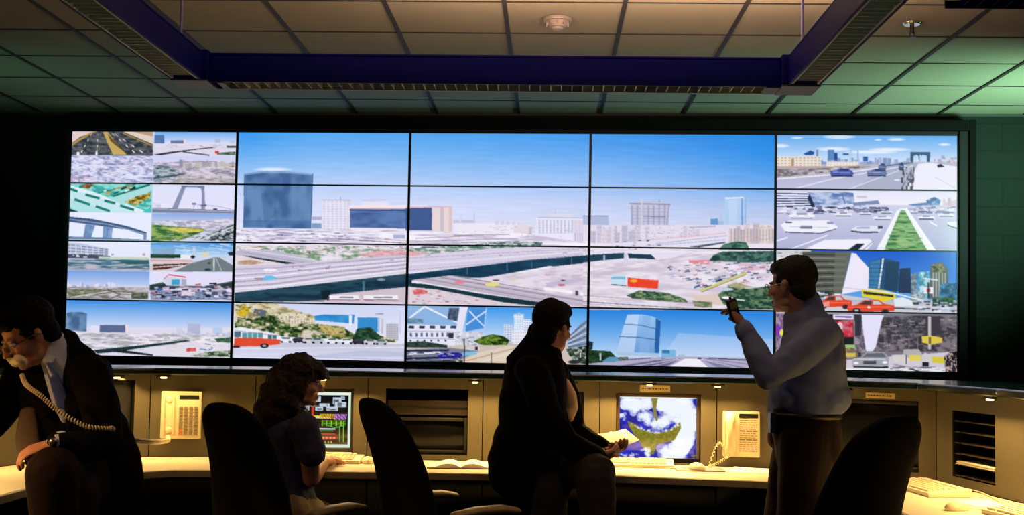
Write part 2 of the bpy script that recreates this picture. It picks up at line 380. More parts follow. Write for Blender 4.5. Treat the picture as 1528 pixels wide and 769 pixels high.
    c.tex([(850, 60), (1060, 52), (1060, 84), (900, 96), (760, 92)], [(206, 150, 160), (230, 190, 200)], 10, 4)
    c.poly([(30, 60), (80, 48), (280, 60), (540, 120), (380, 145), (30, 86)], (190, 186, 208)); c.line([(80, 52), (520, 118)], 5, (226, 222, 238)); c.line([(60, 66), (440, 128)], 3, (140, 136, 160), .8)
    c.poly([(70, 88), (110, 92), (390, 132), (350, 140), (160, 108)], (24, 44, 50))
    c.poly([(30, 92), (60, 90), (330, 140), (230, 150), (30, 150)], (230, 214, 220)); c.tex([(40, 120), (120, 112), (200, 130), (130, 142), (40, 142)], [(180, 140, 120), (200, 176, 160)], 10, 4)
    # main expressway
    c.poly([(20, 152), (500, 128), (800, 100), (1080, 84), (1080, 190), (600, 240), (20, 306)], (208, 200, 222))
    for ya, yb, cc, wd in ((170, 96, (168, 158, 186), 6), (196, 104, (236, 230, 246), 6), (208, 118, (160, 150, 178), 5), (226, 124, (244, 240, 252), 7), (246, 138, (146, 136, 164), 5), (262, 148, (226, 218, 236), 6), (274, 160, (150, 140, 166), 5), (290, 172, (244, 240, 250), 8), (303, 186, (226, 222, 238), 7)):
        c.line([(20, ya), (260, ya-16 if ya > 200 else ya-8), (600, (ya+yb)/2-4), (1090, yb)], wd, cc, .9)
    c.oval(235, 173, 42, 9, (238, 240, 252)); c.poly([(188, 224), (210, 208), (250, 208), (285, 224), (250, 234), (195, 234)], (110, 190, 236)); c.rect(140, 222, 190, 232, (130, 110, 120), .7)
    c.specks([(300, 130), (1060, 100), (1060, 170), (300, 200)], 26, [(180, 110, 120), (220, 226, 244), (120, 120, 150)], 24, 5, .7, -.06)
    c.poly([(20, 312), (560, 254), (1090, 192), (1090, 275), (760, 318), (560, 355), (380, 366), (20, 366)], (26, 56, 76)); c.tex([(20, 312), (560, 254), (1090, 192), (1090, 275), (760, 318), (560, 355), (20, 366)], [(18, 44, 62), (36, 68, 88), (50, 84, 100)], 60, 12, .7)
    c.rect(792, 240, 806, 310, (90, 130, 140), .8); c.oval(905, 232, 26, 8, (150, 170, 190), .8); c.rect(30, 345, 580, 366, (44, 66, 80), .5)
    c.poly([(560, 366), (600, 322), (1090, 274), (1090, 372), (500, 372)], (208, 192, 204)); c.poly([(540, 300), (600, 296), (590, 360), (550, 352)], (16, 30, 36), .8)
    for a_, b_ in ((592, 768), (800, 1004)):
        c.poly([(a_, 328), (b_, 326), (b_+8, 356), (a_, 356)], (240, 236, 246)); c.rect(a_+60, 336, b_-30, 344, (90, 90, 110), .8); c.rect(a_, 352, b_+6, 358, (110, 80, 90), .8)
    # third row, middle panel
    c.f(605, 360, 3.846)
    c.tex([(20, 40), (520, 40), (460, 54), (120, 78), (20, 60)], [(96, 130, 120), (150, 170, 156), (224, 216, 226)], 14, 5)
    c.poly([(20, 60), (130, 70), (20, 96)], (226, 170, 176)); c.poly([(20, 88), (200, 70), (480, 44), (1060, 34), (1060, 86), (600, 116), (20, 188)], (216, 208, 230))
    for ya, yb, cc, wd in ((98, 40, (170, 160, 190), 3), (116, 52, (190, 182, 208), 3), (134, 58, (240, 236, 250), 4), (150, 66, (200, 192, 214), 3), (166, 74, (160, 150, 176), 3), (182, 84, (244, 242, 252), 6)):
        c.line([(20, ya), (320, ya*.72+yb*.3), (1060, yb)], wd, cc, .9)
    c.specks([(120, 80), (1000, 45), (1000, 75), (120, 150)], 26, [(190, 130, 140), (226, 220, 150), (130, 130, 156), (90, 90, 120)], 22, 4, .7, -.08)
    c.poly([(20, 188), (350, 150), (700, 108), (1100, 78), (1100, 118), (860, 144), (640, 178), (430, 210), (260, 196), (150, 216), (20, 226)], (18, 58, 84)); c.tex([(20, 188), (700, 108), (1100, 78), (1100, 118), (640, 178), (430, 210), (20, 226)], [(14, 48, 70), (34, 76, 102)], 60, 10, .6)
    for xx in (352, 580, 720, 950): c.rect(xx, 150-(xx-350)*.09, xx+7, 190-(xx-350)*.09, (80, 126, 150), .7)
    c.poly([(430, 210), (640, 178), (860, 144), (1100, 118), (1100, 330), (800, 300), (560, 240)], (214, 202, 218)); c.tex([(430, 210), (860, 144), (1100, 118), (1100, 330), (800, 300)], [(196, 182, 204), (222, 210, 226), (236, 228, 240)], 40, 8, .7)
    c.poly([(620, 180), (830, 142), (860, 148), (640, 186)], (240, 236, 246)); c.poly([(800, 240), (1060, 206), (1060, 226), (820, 262)], (186, 176, 204), .7)
    c.poly([(40, 222), (260, 196), (430, 222), (780, 290), (1100, 330), (1100, 384), (760, 352), (300, 280)], (190, 178, 196))
    for (xa, ya, xb, yb, wd, cc) in ((40, 232, 760, 356, 12, (236, 230, 242)), (110, 216, 860, 348, 4, (140, 124, 144)), (160, 212, 1060, 362, 3, (214, 206, 222)), (200, 208, 1060, 350, 4, (130, 116, 138)), (240, 202, 1060, 336, 4, (226, 220, 234)), (300, 204, 800, 288, 3, (110, 96, 120))):
        c.line([(xa, ya), (xb, yb)], wd, cc, .9)
    c.oval(310, 236, 30, 9, (232, 130, 140)); c.oval(498, 248, 42, 12, (226, 220, 130)); c.oval(520, 224, 20, 4, (90, 50, 60)); c.oval(625, 216, 16, 8, (222, 214, 160), .7); c.oval(895, 252, 22, 7, (196, 110, 124)); c.oval(815, 194, 20, 4, (210, 150, 160), .8); c.oval(905, 226, 14, 4, (70, 60, 80))
    c.poly([(795, 264), (960, 286), (960, 304), (795, 280)], (244, 240, 248)); c.poly([(1000, 294), (1080, 304), (1080, 322), (1000, 310)], (244, 240, 248)); c.rect(975, 286, 992, 312, (80, 70, 84))
    c.poly([(30, 240), (110, 246), (420, 300), (780, 352), (740, 372), (560, 352), (300, 300), (30, 262)], (22, 52, 62)); c.poly([(20, 262), (180, 278), (560, 352), (640, 372), (20, 368)], (220, 206, 216))
    c.specks([(30, 280), (180, 280), (560, 360), (30, 366)], 60, [(160, 150, 176), (90, 84, 104), (244, 240, 246), (190, 90, 100)], 16, 5, .6); c.tex([(40, 284), (70, 274), (125, 284), (125, 304), (50, 308)], [(206, 90, 96), (226, 140, 140)], 8, 4)
    # third row, right panel
    c.f(870, 365, 3.942)
    c.tex([(0, 28), (1130, 34), (1130, 390), (0, 380)], [(206, 194, 212), (222, 212, 226), (236, 228, 240)], 50, 10)
    c.poly([(0, 50), (460, 38), (640, 46), (520, 80), (200, 104), (0, 110)], (228, 222, 240)); c.poly([(0, 66), (60, 60), (240, 50), (250, 80), (120, 92), (0, 106)], (26, 64, 84)); c.poly([(262, 54), (400, 60), (430, 88), (270, 80)], (26, 60, 82)); c.rect(240, 50, 262, 130, (214, 210, 228)); c.rect(120, 62, 130, 98, (190, 190, 210))
    c.line([(300, 48), (560, 42), (900, 60)], 7, (236, 232, 244)); c.line([(0, 170), (300, 110), (700, 60)], 3, (184, 172, 196), .8); c.line([(0, 196), (500, 108), (760, 66)], 3, (184, 172, 196), .7)
    c.tex([(740, 96), (770, 60), (820, 42), (1130, 38), (1130, 100), (1000, 106)], [(20, 56, 56), (46, 88, 78), (90, 120, 110)], 12, 6)
    c.poly([(620, 92), (740, 90), (745, 116), (625, 108)], (224, 136, 150)); c.poly([(900, 112), (1090, 120), (1090, 150), (940, 150)], (214, 176, 190), .8)
    c.specks([(500, 110), (760, 100), (1120, 110), (1120, 200), (700, 260), (500, 220)], 150, [(56, 84, 124), (36, 52, 84), (244, 242, 252), (126, 150, 186), (200, 120, 130)], 24, 6, .8, -.1)
    c.specks([(650, 250), (800, 190), (950, 160), (900, 190), (740, 260)], 60, [(40, 90, 130), (90, 150, 190), (24, 40, 60)], 26, 6, .9, -.35)
    c.rect(165, 176, 250, 236, (196, 222, 240)); c.rect(165, 190, 250, 204, (130, 180, 214)); c.line([(165, 236), (255, 242)], 5, (40, 60, 80))
    c.poly([(262, 194), (445, 210), (440, 262), (262, 248)], (232, 66, 44)); c.oval(298, 214, 22, 9, (244, 170, 60)); c.line([(340, 205), (440, 214)], 6, (248, 100, 70))
    c.line([(690, 275), (960, 168)], 16, (206, 200, 130)); c.line([(700, 280), (960, 176)], 3, (110, 100, 60))
    c.tex([(255, 300), (330, 270), (500, 285), (600, 320), (620, 345), (440, 335), (290, 318)], [(34, 70, 56), (80, 112, 80), (150, 160, 120)], 10, 5)
    c.tex([(790, 300), (860, 240), (960, 262), (1130, 240), (1130, 384), (900, 380), (820, 350)], [(20, 56, 46), (52, 92, 66), (110, 130, 96)], 12, 6); c.tex([(840, 240), (900, 222), (1000, 250), (930, 262)], [(150, 150, 110), (190, 180, 150)], 8, 4)
    c.poly([(620, 300), (790, 290), (830, 360), (700, 350)], (220, 200, 190)); c.tex([(640, 330), (760, 340), (760, 372), (660, 372)], [(90, 110, 80), (160, 160, 130)], 10, 5)
    c.oval(840, 264, 46, 9, (190, 206, 222)); c.oval(850, 314, 34, 8, (244, 242, 244)); c.line([(870, 320), (950, 330)], 6, (240, 238, 244))
    for (ya, yb, cc) in ((300, 350, (170, 150, 160)), (318, 372, (226, 218, 228)), (336, 384, (110, 100, 116)), (348, 396, (190, 176, 190)), (362, 410, (120, 108, 124))): c.line([(0, ya), (700, yb)], 5, cc, .8)

def pics_left(c):
    m = .0968
    ru = [0, m, CU[1]]
    def sub(col, row, half): 
        a, b = (0, .0978) if col == 0 else (.0990, CU[1]); v0, v1 = RV[row], RV[row+1]; h = (v0+v1)/2 - (.006 if row == 0 else 0)
        c.cell(a, b, v0 if half == 0 else h+.0015, h-.0015 if half == 0 else v1)
    # seams between sub pictures
    c.cell(0, CU[1], 0, RV[3]); c.f(0, 0, 1); c.rect(80, 150, 360, 560, (206, 214, 240))
    c.f(90, 185, 4.272)
    sub(0, 0, 0)   # motorway
    c.rect(50, 30, 590, 210, (58, 64, 74)); c.tex([(50, 30), (590, 30), (590, 210), (50, 210)], [(44, 52, 60), (78, 82, 90), (104, 104, 108)], 14, 5)
    c.poly([(60, 36), (270, 36), (130, 80), (60, 130)], (228, 206, 204)); c.poly([(60, 130), (110, 100), (190, 55), (250, 40), (230, 44), (120, 110), (60, 150)], (176, 142, 70)); c.poly([(370, 36), (590, 36), (590, 128), (440, 66)], (226, 206, 196)); c.poly([(420, 36), (590, 50), (590, 80), (500, 60)], (176, 140, 110), .8)
    c.line([(400, 60), (590, 140)], 8, (166, 132, 70))
    c.poly([(270, 50), (300, 50), (380, 150), (425, 198), (335, 198), (300, 120)], (196, 168, 96)); c.poly([(300, 60), (345, 110), (400, 160), (415, 185), (370, 150), (320, 110)], (80, 60, 20), .8)
    for (xa, xb, xe) in ((200, 130, 120), (240, 210, 230), (330, 440, 500), (345, 500, 560)):
        for k in range(4): t = k/4; x = xa+(xe-xa)*t; c.line([(x, 60+k*36), (x+(xe-xa)*.09, 76+k*36)], 3+k*1.6, (226, 226, 232))
    c.rect(105, 178, 122, 200, (240, 240, 244)); c.rect(224, 178, 236, 200, (240, 240, 244))
    sub(0, 0, 1)   # pale dense district
    c.tex([(40, 190), (590, 190), (590, 390), (40, 390)], [(136, 140, 180), (186, 190, 226), (216, 220, 248), (226, 226, 250)], 18, 5)
    c.specks([(50, 200), (580, 200), (580, 380), (50, 380)], 260, [(120, 118, 160), (160, 120, 150), (240, 242, 255), (200, 160, 190)], 24, 4, .5, .12); c.specks([(50, 310), (220, 310), (220, 370), (50, 370)], 30, [(206, 120, 150), (226, 170, 180)], 14, 4, .6)
    sub(1, 0, 0)   # small copy of the wide city
    c.grad([(580, 30), (1130, 30), (1130, 130), (580, 130)], (112, 170, 240), (226, 228, 250)); c.rect(570, 128, 1130, 210, (222, 216, 234))
    c.rect(598, 70, 662, 124, (84, 118, 172)); c.rect(703, 104, 786, 124, (106, 120, 156)); c.rect(786, 100, 800, 124, (226, 214, 220)); c.rect(985, 98, 1020, 120, (176, 184, 214)); c.rect(1080, 104, 1110, 122, (190, 196, 220))
    c.specks([(590, 128), (1110, 128), (1110, 150), (590, 150)], 60, [(170, 160, 190), (240, 236, 250), (130, 126, 160)], 20, 3, .6)
    c.poly([(585, 196), (700, 178), (960, 148), (1000, 150), (820, 170), (640, 200)], (30, 44, 62)); c.line([(780, 178), (950, 200)], 7, (50, 60, 76)); c.rect(985, 172, 1010, 188, (220, 60, 60)); c.tex([(1000, 186), (1060, 180), (1115, 176), (1115, 198), (1000, 198)], [(40, 70, 60), (120, 140, 120)], 8, 4); c.tex([(1060, 140), (1120, 140), (1120, 152), (1060, 152)], [(40, 60, 70), (70, 100, 100)], 8, 4)
    sub(1, 0, 1)
    c.grad([(570, 190), (1130, 190), (1130, 250), (570, 250)], (206, 210, 246), (216, 214, 240)); c.tex([(570, 250), (700, 244), (900, 236), (1130, 250), (1130, 390), (570, 390)], [(150, 146, 166), (196, 188, 206), (222, 212, 226)], 18, 5)
    skyline(c, 780, 1110, 275, 16, 44, [(206, 198, 190), (180, 172, 176), (214, 206, 210)], 10, 22, (120, 116, 130)); c.rect(758, 228, 780, 280, (150, 146, 170)); c.line([(750, 244), (1000, 240)], 4, (130, 130, 156), .7)
    c.tex([(570, 262), (680, 270), (760, 300), (760, 330), (570, 372)], [(60, 86, 100), (120, 140, 150), (180, 186, 200)], 14, 5); c.line([(580, 350), (790, 318)], 8, (56, 76, 92)); c.line([(580, 330), (760, 305)], 5, (170, 186, 206))
    c.specks([(700, 280), (1110, 270), (1110, 370), (700, 370)], 90, [(120, 110, 120), (236, 230, 240), (180, 156, 140)], 22, 4, .6, .05); c.tex([(760, 345), (1110, 350), (1110, 378), (700, 378)], [(200, 190, 196), (150, 146, 150)], 20, 4)
    sub(0, 1, 0)   # teal avenues from above
    c.rect(40, 380, 590, 575, (96, 196, 196)); c.tex([(40, 380), (590, 380), (590, 575), (40, 575)], [(60, 166, 160), (120, 210, 206), (150, 222, 222)], 16, 6)
    c.poly([(50, 460), (50, 410), (360, 500), (500, 560), (400, 575), (150, 575)], (196, 230, 238)); c.poly([(50, 520), (50, 470), (340, 570), (130, 570)], (176, 222, 230)); c.poly([(70, 392), (200, 430), (420, 510), (590, 570), (500, 570), (300, 490), (60, 410)], (222, 238, 246))
    c.poly([(400, 520), (590, 420), (590, 388), (560, 388), (300, 470)], (170, 222, 224)); c.poly([(560, 540), (590, 520), (590, 575), (520, 560)], (70, 190, 190))
    for (xa, ya, xb, yb) in ((60, 412, 110, 430), (160, 450, 250, 474), (90, 480, 190, 515), (225, 525, 315, 556), (280, 488, 350, 506), (380, 520, 470, 548), (120, 402, 200, 380)): c.line([(xa, ya), (xb, yb)], 16, (24, 120, 112))
    c.line([(330, 462), (570, 386)], 12, (16, 120, 104)); c.line([(240, 440), (480, 384)], 10, (36, 140, 124)); c.specks([(260, 400), (480, 386), (470, 420), (290, 450)], 26, [(30, 26, 24), (250, 250, 250), (190, 150, 90)], 26, 9, .9, -.35)
    c.tex([(410, 496), (480, 462), (575, 436), (575, 468), (480, 520)], [(90, 70, 10), (176, 150, 50), (214, 196, 120)], 8, 5); c.tex([(130, 400), (160, 386), (216, 386), (180, 414)], [(120, 60, 30), (170, 110, 60)], 6, 4); c.poly([(50, 536), (130, 566), (50, 572)], (20, 40, 34))
    sub(0, 1, 1)   # elevated road
    c.grad([(30, 555), (590, 555), (590, 760), (30, 760)], (232, 232, 254), (226, 228, 252)); c.poly([(45, 590), (200, 605), (420, 650), (550, 692), (545, 712), (420, 674), (260, 652), (45, 622)], (64, 78, 130)); c.line([(45, 606), (300, 640), (545, 704)], 4, (170, 180, 220)); c.line([(45, 594), (200, 609), (420, 654), (550, 696)], 4, (30, 40, 90))
    c.tex([(160, 640), (222, 648), (196, 725), (146, 722)], [(100, 120, 176), (140, 158, 206)], 12, 20); c.tex([(272, 655), (332, 662), (328, 728), (268, 726)], [(96, 118, 176), (136, 156, 206)], 12, 20); c.poly([(528, 700), (552, 708), (545, 745), (530, 745)], (110, 124, 170)); c.poly([(40, 718), (200, 722), (400, 732), (570, 740), (570, 760), (40, 760)], (90, 104, 156)); c.line([(40, 738), (570, 745)], 8, (170, 180, 216))
    sub(1, 1, 0)   # bridge tower
    c.grad([(570, 380), (1130, 380), (1130, 575), (570, 575)], (222, 226, 252), (230, 226, 250)); c.poly([(775, 395), (800, 400), (745, 545), (708, 545), (760, 430)], (140, 146, 178)); c.poly([(895, 398), (918, 398), (924, 545), (898, 545), (903, 450)], (136, 142, 176)); c.poly([(770, 392), (920, 394), (915, 414), (870, 404), (800, 404), (778, 418)], (120, 126, 160))
    c.poly([(580, 534), (800, 540), (1110, 552), (1110, 575), (580, 575)], (120, 128, 160)); c.line([(580, 540), (1110, 560)], 4, (190, 194, 216)); c.rect(840, 504, 864, 514, (110, 110, 140)); c.line([(852, 512), (850, 540)], 3, (120, 120, 150)); c.line([(860, 515), (1000, 524), (1110, 550)], 3, (150, 150, 176)); c.rect(895, 514, 930, 524, (90, 90, 120)); c.rect(975, 538, 1000, 550, (70, 74, 104)); c.tex([(580, 500), (640, 510), (640, 536), (580, 536)], [(196, 196, 220), (220, 220, 240)], 8, 5)
    sub(1, 1, 1)   # green suburb
    c.grad([(570, 570), (1130, 570), (1130, 640), (570, 640)], (140, 170, 230), (206, 206, 230)); c.tex([(570, 620), (1130, 606), (1130, 690), (570, 690)], [(160, 160, 190), (206, 200, 220), (226, 220, 236)], 14, 4)
    c.tex([(570, 640), (660, 648), (900, 665), (930, 680), (760, 745), (570, 750)], [(44, 84, 40), (96, 132, 56), (150, 170, 90)], 20, 6); c.tex([(680, 668), (800, 662), (920, 676), (880, 690), (760, 694)], [(176, 170, 70), (220, 204, 110)], 14, 5); c.specks([(580, 700), (900, 700), (900, 745), (580, 745)], 40, [(130, 130, 130), (30, 60, 40), (190, 196, 190)], 26, 5, .7, -.1)
    c.tex([(880, 745), (940, 690), (1110, 640), (1110, 750)], [(60, 70, 80), (130, 140, 150), (200, 206, 216)], 14, 6); c.line([(900, 740), (1110, 650)], 7, (220, 222, 232)); c.line([(960, 745), (1110, 690)], 8, (34, 44, 48)); c.specks([(1000, 680), (1110, 670), (1110, 740), (1000, 740)], 20, [(20, 30, 30), (240, 240, 246)], 16, 10, .9)
    # row 3
    c.f(90, 355, 4.05)
    sub(0, 2, 0)
    c.rect(30, 20, 560, 210, (228, 226, 250)); c.poly([(40, 30), (120, 34), (290, 68), (285, 108), (40, 108)], (190, 192, 220))
    for k in range(4): c.line([(44, 42+k*20), (288, 72+k*11)], 6, (120, 122, 158))
    for k in range(7): c.line([(60+k*34, 36+k*5), (60+k*34, 110)], 4, (220, 222, 244))
    c.poly([(40, 100), (170, 100), (300, 112), (300, 128), (40, 122)], (60, 60, 92)); c.specks([(45, 98), (170, 98), (170, 118), (45, 118)], 12, [(230, 230, 250), (110, 70, 70)], 16, 6); c.line([(230, 120), (535, 124)], 10, (196, 206, 190)); c.oval(505, 102, 10, 8, (190, 160, 160)); c.oval(315, 102, 8, 6, (180, 150, 160))
    c.tex([(40, 130), (545, 130), (545, 200), (40, 200)], [(50, 84, 110), (100, 136, 160), (190, 184, 200)], 40, 4); c.poly([(340, 138), (535, 134), (535, 158), (400, 160)], (30, 76, 84), .8); c.rect(40, 186, 545, 200, (196, 180, 196), .7)
    sub(0, 2, 1)
    c.grad([(30, 190), (560, 190), (560, 290), (30, 290)], (120, 160, 224), (196, 208, 246)); c.tex([(30, 290), (560, 298), (560, 372), (30, 372)], [(120, 120, 116), (176, 170, 176), (206, 196, 206)], 24, 4); skyline(c, 40, 330, 298, 6, 34, [(196, 196, 226), (222, 220, 240), (170, 172, 206)], 8, 18)
    c.tex([(30, 320), (200, 305), (300, 335), (60, 358)], [(90, 100, 80), (140, 144, 120)], 12, 4); c.line([(60, 362), (320, 318), (500, 350)], 6, (214, 204, 200)); c.line([(200, 312), (520, 340)], 5, (96, 92, 90)); c.line([(280, 308), (360, 345), (300, 368)], 6, (90, 90, 84)); c.specks([(40, 300), (530, 305), (530, 368), (40, 368)], 60, [(90, 96, 84), (230, 222, 226), (160, 140, 120)], 20, 3, .6); c.tex([(430, 335), (530, 330), (530, 372), (430, 368)], [(60, 80, 60), (120, 120, 100)], 8, 4)
    sub(1, 2, 0)
    c.grad([(540, 30), (1060, 30), (1060, 110), (540, 110)], (70, 140, 214), (196, 222, 246)); c.specks([(700, 40), (1050, 40), (1050, 100), (700, 100)], 36, [(226, 236, 250), (160, 200, 240)], 60, 6, .5, .1)
    c.rect(555, 66, 690, 104, (130, 160, 200), .8); c.rect(800, 60, 815, 104, (200, 206, 220)); c.rect(545, 104, 725, 122, (20, 40, 32)); c.tex([(545, 98), (725, 100), (725, 108), (545, 108)], [(20, 60, 40), (60, 90, 70)], 8, 4); c.rect(725, 104, 790, 128, (236, 232, 240)); c.poly([(545, 124), (790, 128), (820, 150), (700, 200), (545, 200)], (216, 200, 208)); c.poly([(560, 160), (700, 156), (790, 154), (640, 190), (560, 194)], (80, 36, 30)); c.line([(560, 178), (740, 164)], 5, (236, 230, 234)); c.line([(545, 136), (800, 140)], 4, (200, 80, 70), .6)
    c.poly([(930, 118), (960, 118), (1060, 176), (1060, 204), (680, 204), (800, 150)], (112, 124, 130)); c.line([(930, 122), (928, 200)], 8, (236, 236, 240)); c.line([(940, 122), (975, 200)], 3, (220, 220, 226)); c.oval(875, 100, 26, 12, (220, 214, 170)); c.oval(900, 152, 12, 5, (40, 60, 60)); c.oval(800, 116, 14, 8, (20, 30, 30)); c.oval(890, 192, 20, 8, (40, 70, 74)); c.tex([(1010, 90), (1060, 80), (1060, 112), (1020, 108)], [(20, 36, 60), (50, 70, 90)], 6, 4); c.line([(960, 110), (1060, 140)], 10, (200, 210, 222))
    sub(1, 2, 1)
    c.rect(540, 200, 1060, 380, (226, 222, 250)); c.poly([(622, 235), (766, 248), (762, 290), (630, 290)], (206, 210, 232)); c.line([(650, 222), (758, 238)], 7, (214, 70, 80)); c.rect(672, 252, 720, 284, (60, 160, 200)); c.rect(732, 250, 760, 284, (170, 170, 190)); c.line([(625, 250), (650, 228)], 5, (214, 90, 100)); c.poly([(815, 280), (850, 274), (850, 286), (815, 288)], (200, 110, 120)); c.rect(900, 272, 945, 282, (60, 30, 50)); c.line([(850, 302), (1060, 262)], 9, (60, 76, 84)); c.poly([(890, 300), (1060, 266), (1060, 300), (930, 312)], (40, 56, 56))
    c.tex([(540, 285), (620, 268), (650, 296), (560, 320), (540, 320)], [(20, 40, 40), (70, 96, 90)], 8, 5); c.tex([(545, 318), (1060, 318), (1060, 376), (545, 376)], [(110, 124, 160), (160, 170, 200), (60, 72, 110)], 20, 6); c.rect(545, 290, 900, 304, (40, 50, 64), .8)
    c.specks([(550, 292), (1050, 296), (1050, 366), (550, 366)], 90, [(24, 30, 50), (236, 238, 250), (196, 190, 210), (60, 70, 100), (196, 150, 170)], 26, 11, .85); c.oval(600, 312, 20, 7, (50, 96, 160)); c.tex([(730, 318), (790, 318), (790, 350), (730, 350)], [(200, 190, 216), (236, 222, 236)], 6, 6)
    # bottom-left single picture
    c.cell(CU[0], CU[1], RV[3], RV[4])
    c.grad([(20, 370), (1060, 370), (1060, 560), (20, 560)], (52, 136, 224), (222, 226, 250), .8); c.rect(10, 545, 1060, 740, (222, 218, 236))
    c.tex([(38, 456), (60, 450), (130, 450), (162, 460), (158, 566), (28, 562)], [(70, 100, 140), (96, 130, 170), (110, 146, 184)], 30, 30); c.rect(186, 530, 236, 572, (226, 226, 246)); c.rect(236, 528, 392, 572, (92, 106, 146)); c.rect(392, 528, 412, 572, (232, 220, 228)); c.rect(700, 548, 740, 600, (206, 208, 232)); c.rect(768, 520, 846, 580, (176, 184, 214)); c.rect(920, 545, 980, 580, (186, 204, 236))
    skyline(c, 660, 1030, 602, 14, 36, [(206, 206, 230), (226, 222, 240), (190, 190, 216)], 12, 26, (150, 150, 180))
    c.tex([(20, 574), (660, 580), (1040, 600), (1040, 640), (400, 660), (180, 680), (20, 600)], [(170, 170, 176), (214, 208, 224), (240, 236, 246)], 36, 5); c.specks([(40, 580), (1030, 590), (1030, 700), (300, 680)], 160, [(130, 130, 140), (240, 238, 250), (110, 140, 110), (170, 120, 130)], 26, 4, .5, -.04)
    c.poly([(200, 678), (480, 650), (760, 618), (790, 624), (560, 656), (330, 690), (220, 700)], (30, 52, 60)); c.poly([(340, 672), (560, 705), (560, 715), (320, 690)], (30, 40, 46)); c.poly([(560, 660), (820, 630), (1036, 660), (1036, 720), (600, 712)], (226, 218, 230), .8)
    c.tex([(760, 668), (820, 666), (820, 686), (760, 690)], [(206, 60, 60), (226, 110, 110)], 10, 6); c.tex([(930, 610), (1036, 600), (1036, 632), (950, 630)], [(40, 76, 56), (96, 130, 100)], 10, 5); c.tex([(880, 690), (1036, 680), (1036, 722), (780, 716)], [(40, 70, 46), (120, 140, 110), (200, 196, 190)], 10, 5); c.specks([(850, 640), (930, 640), (930, 680), (850, 680)], 24, [(90, 120, 170), (236, 236, 246)], 18, 5)

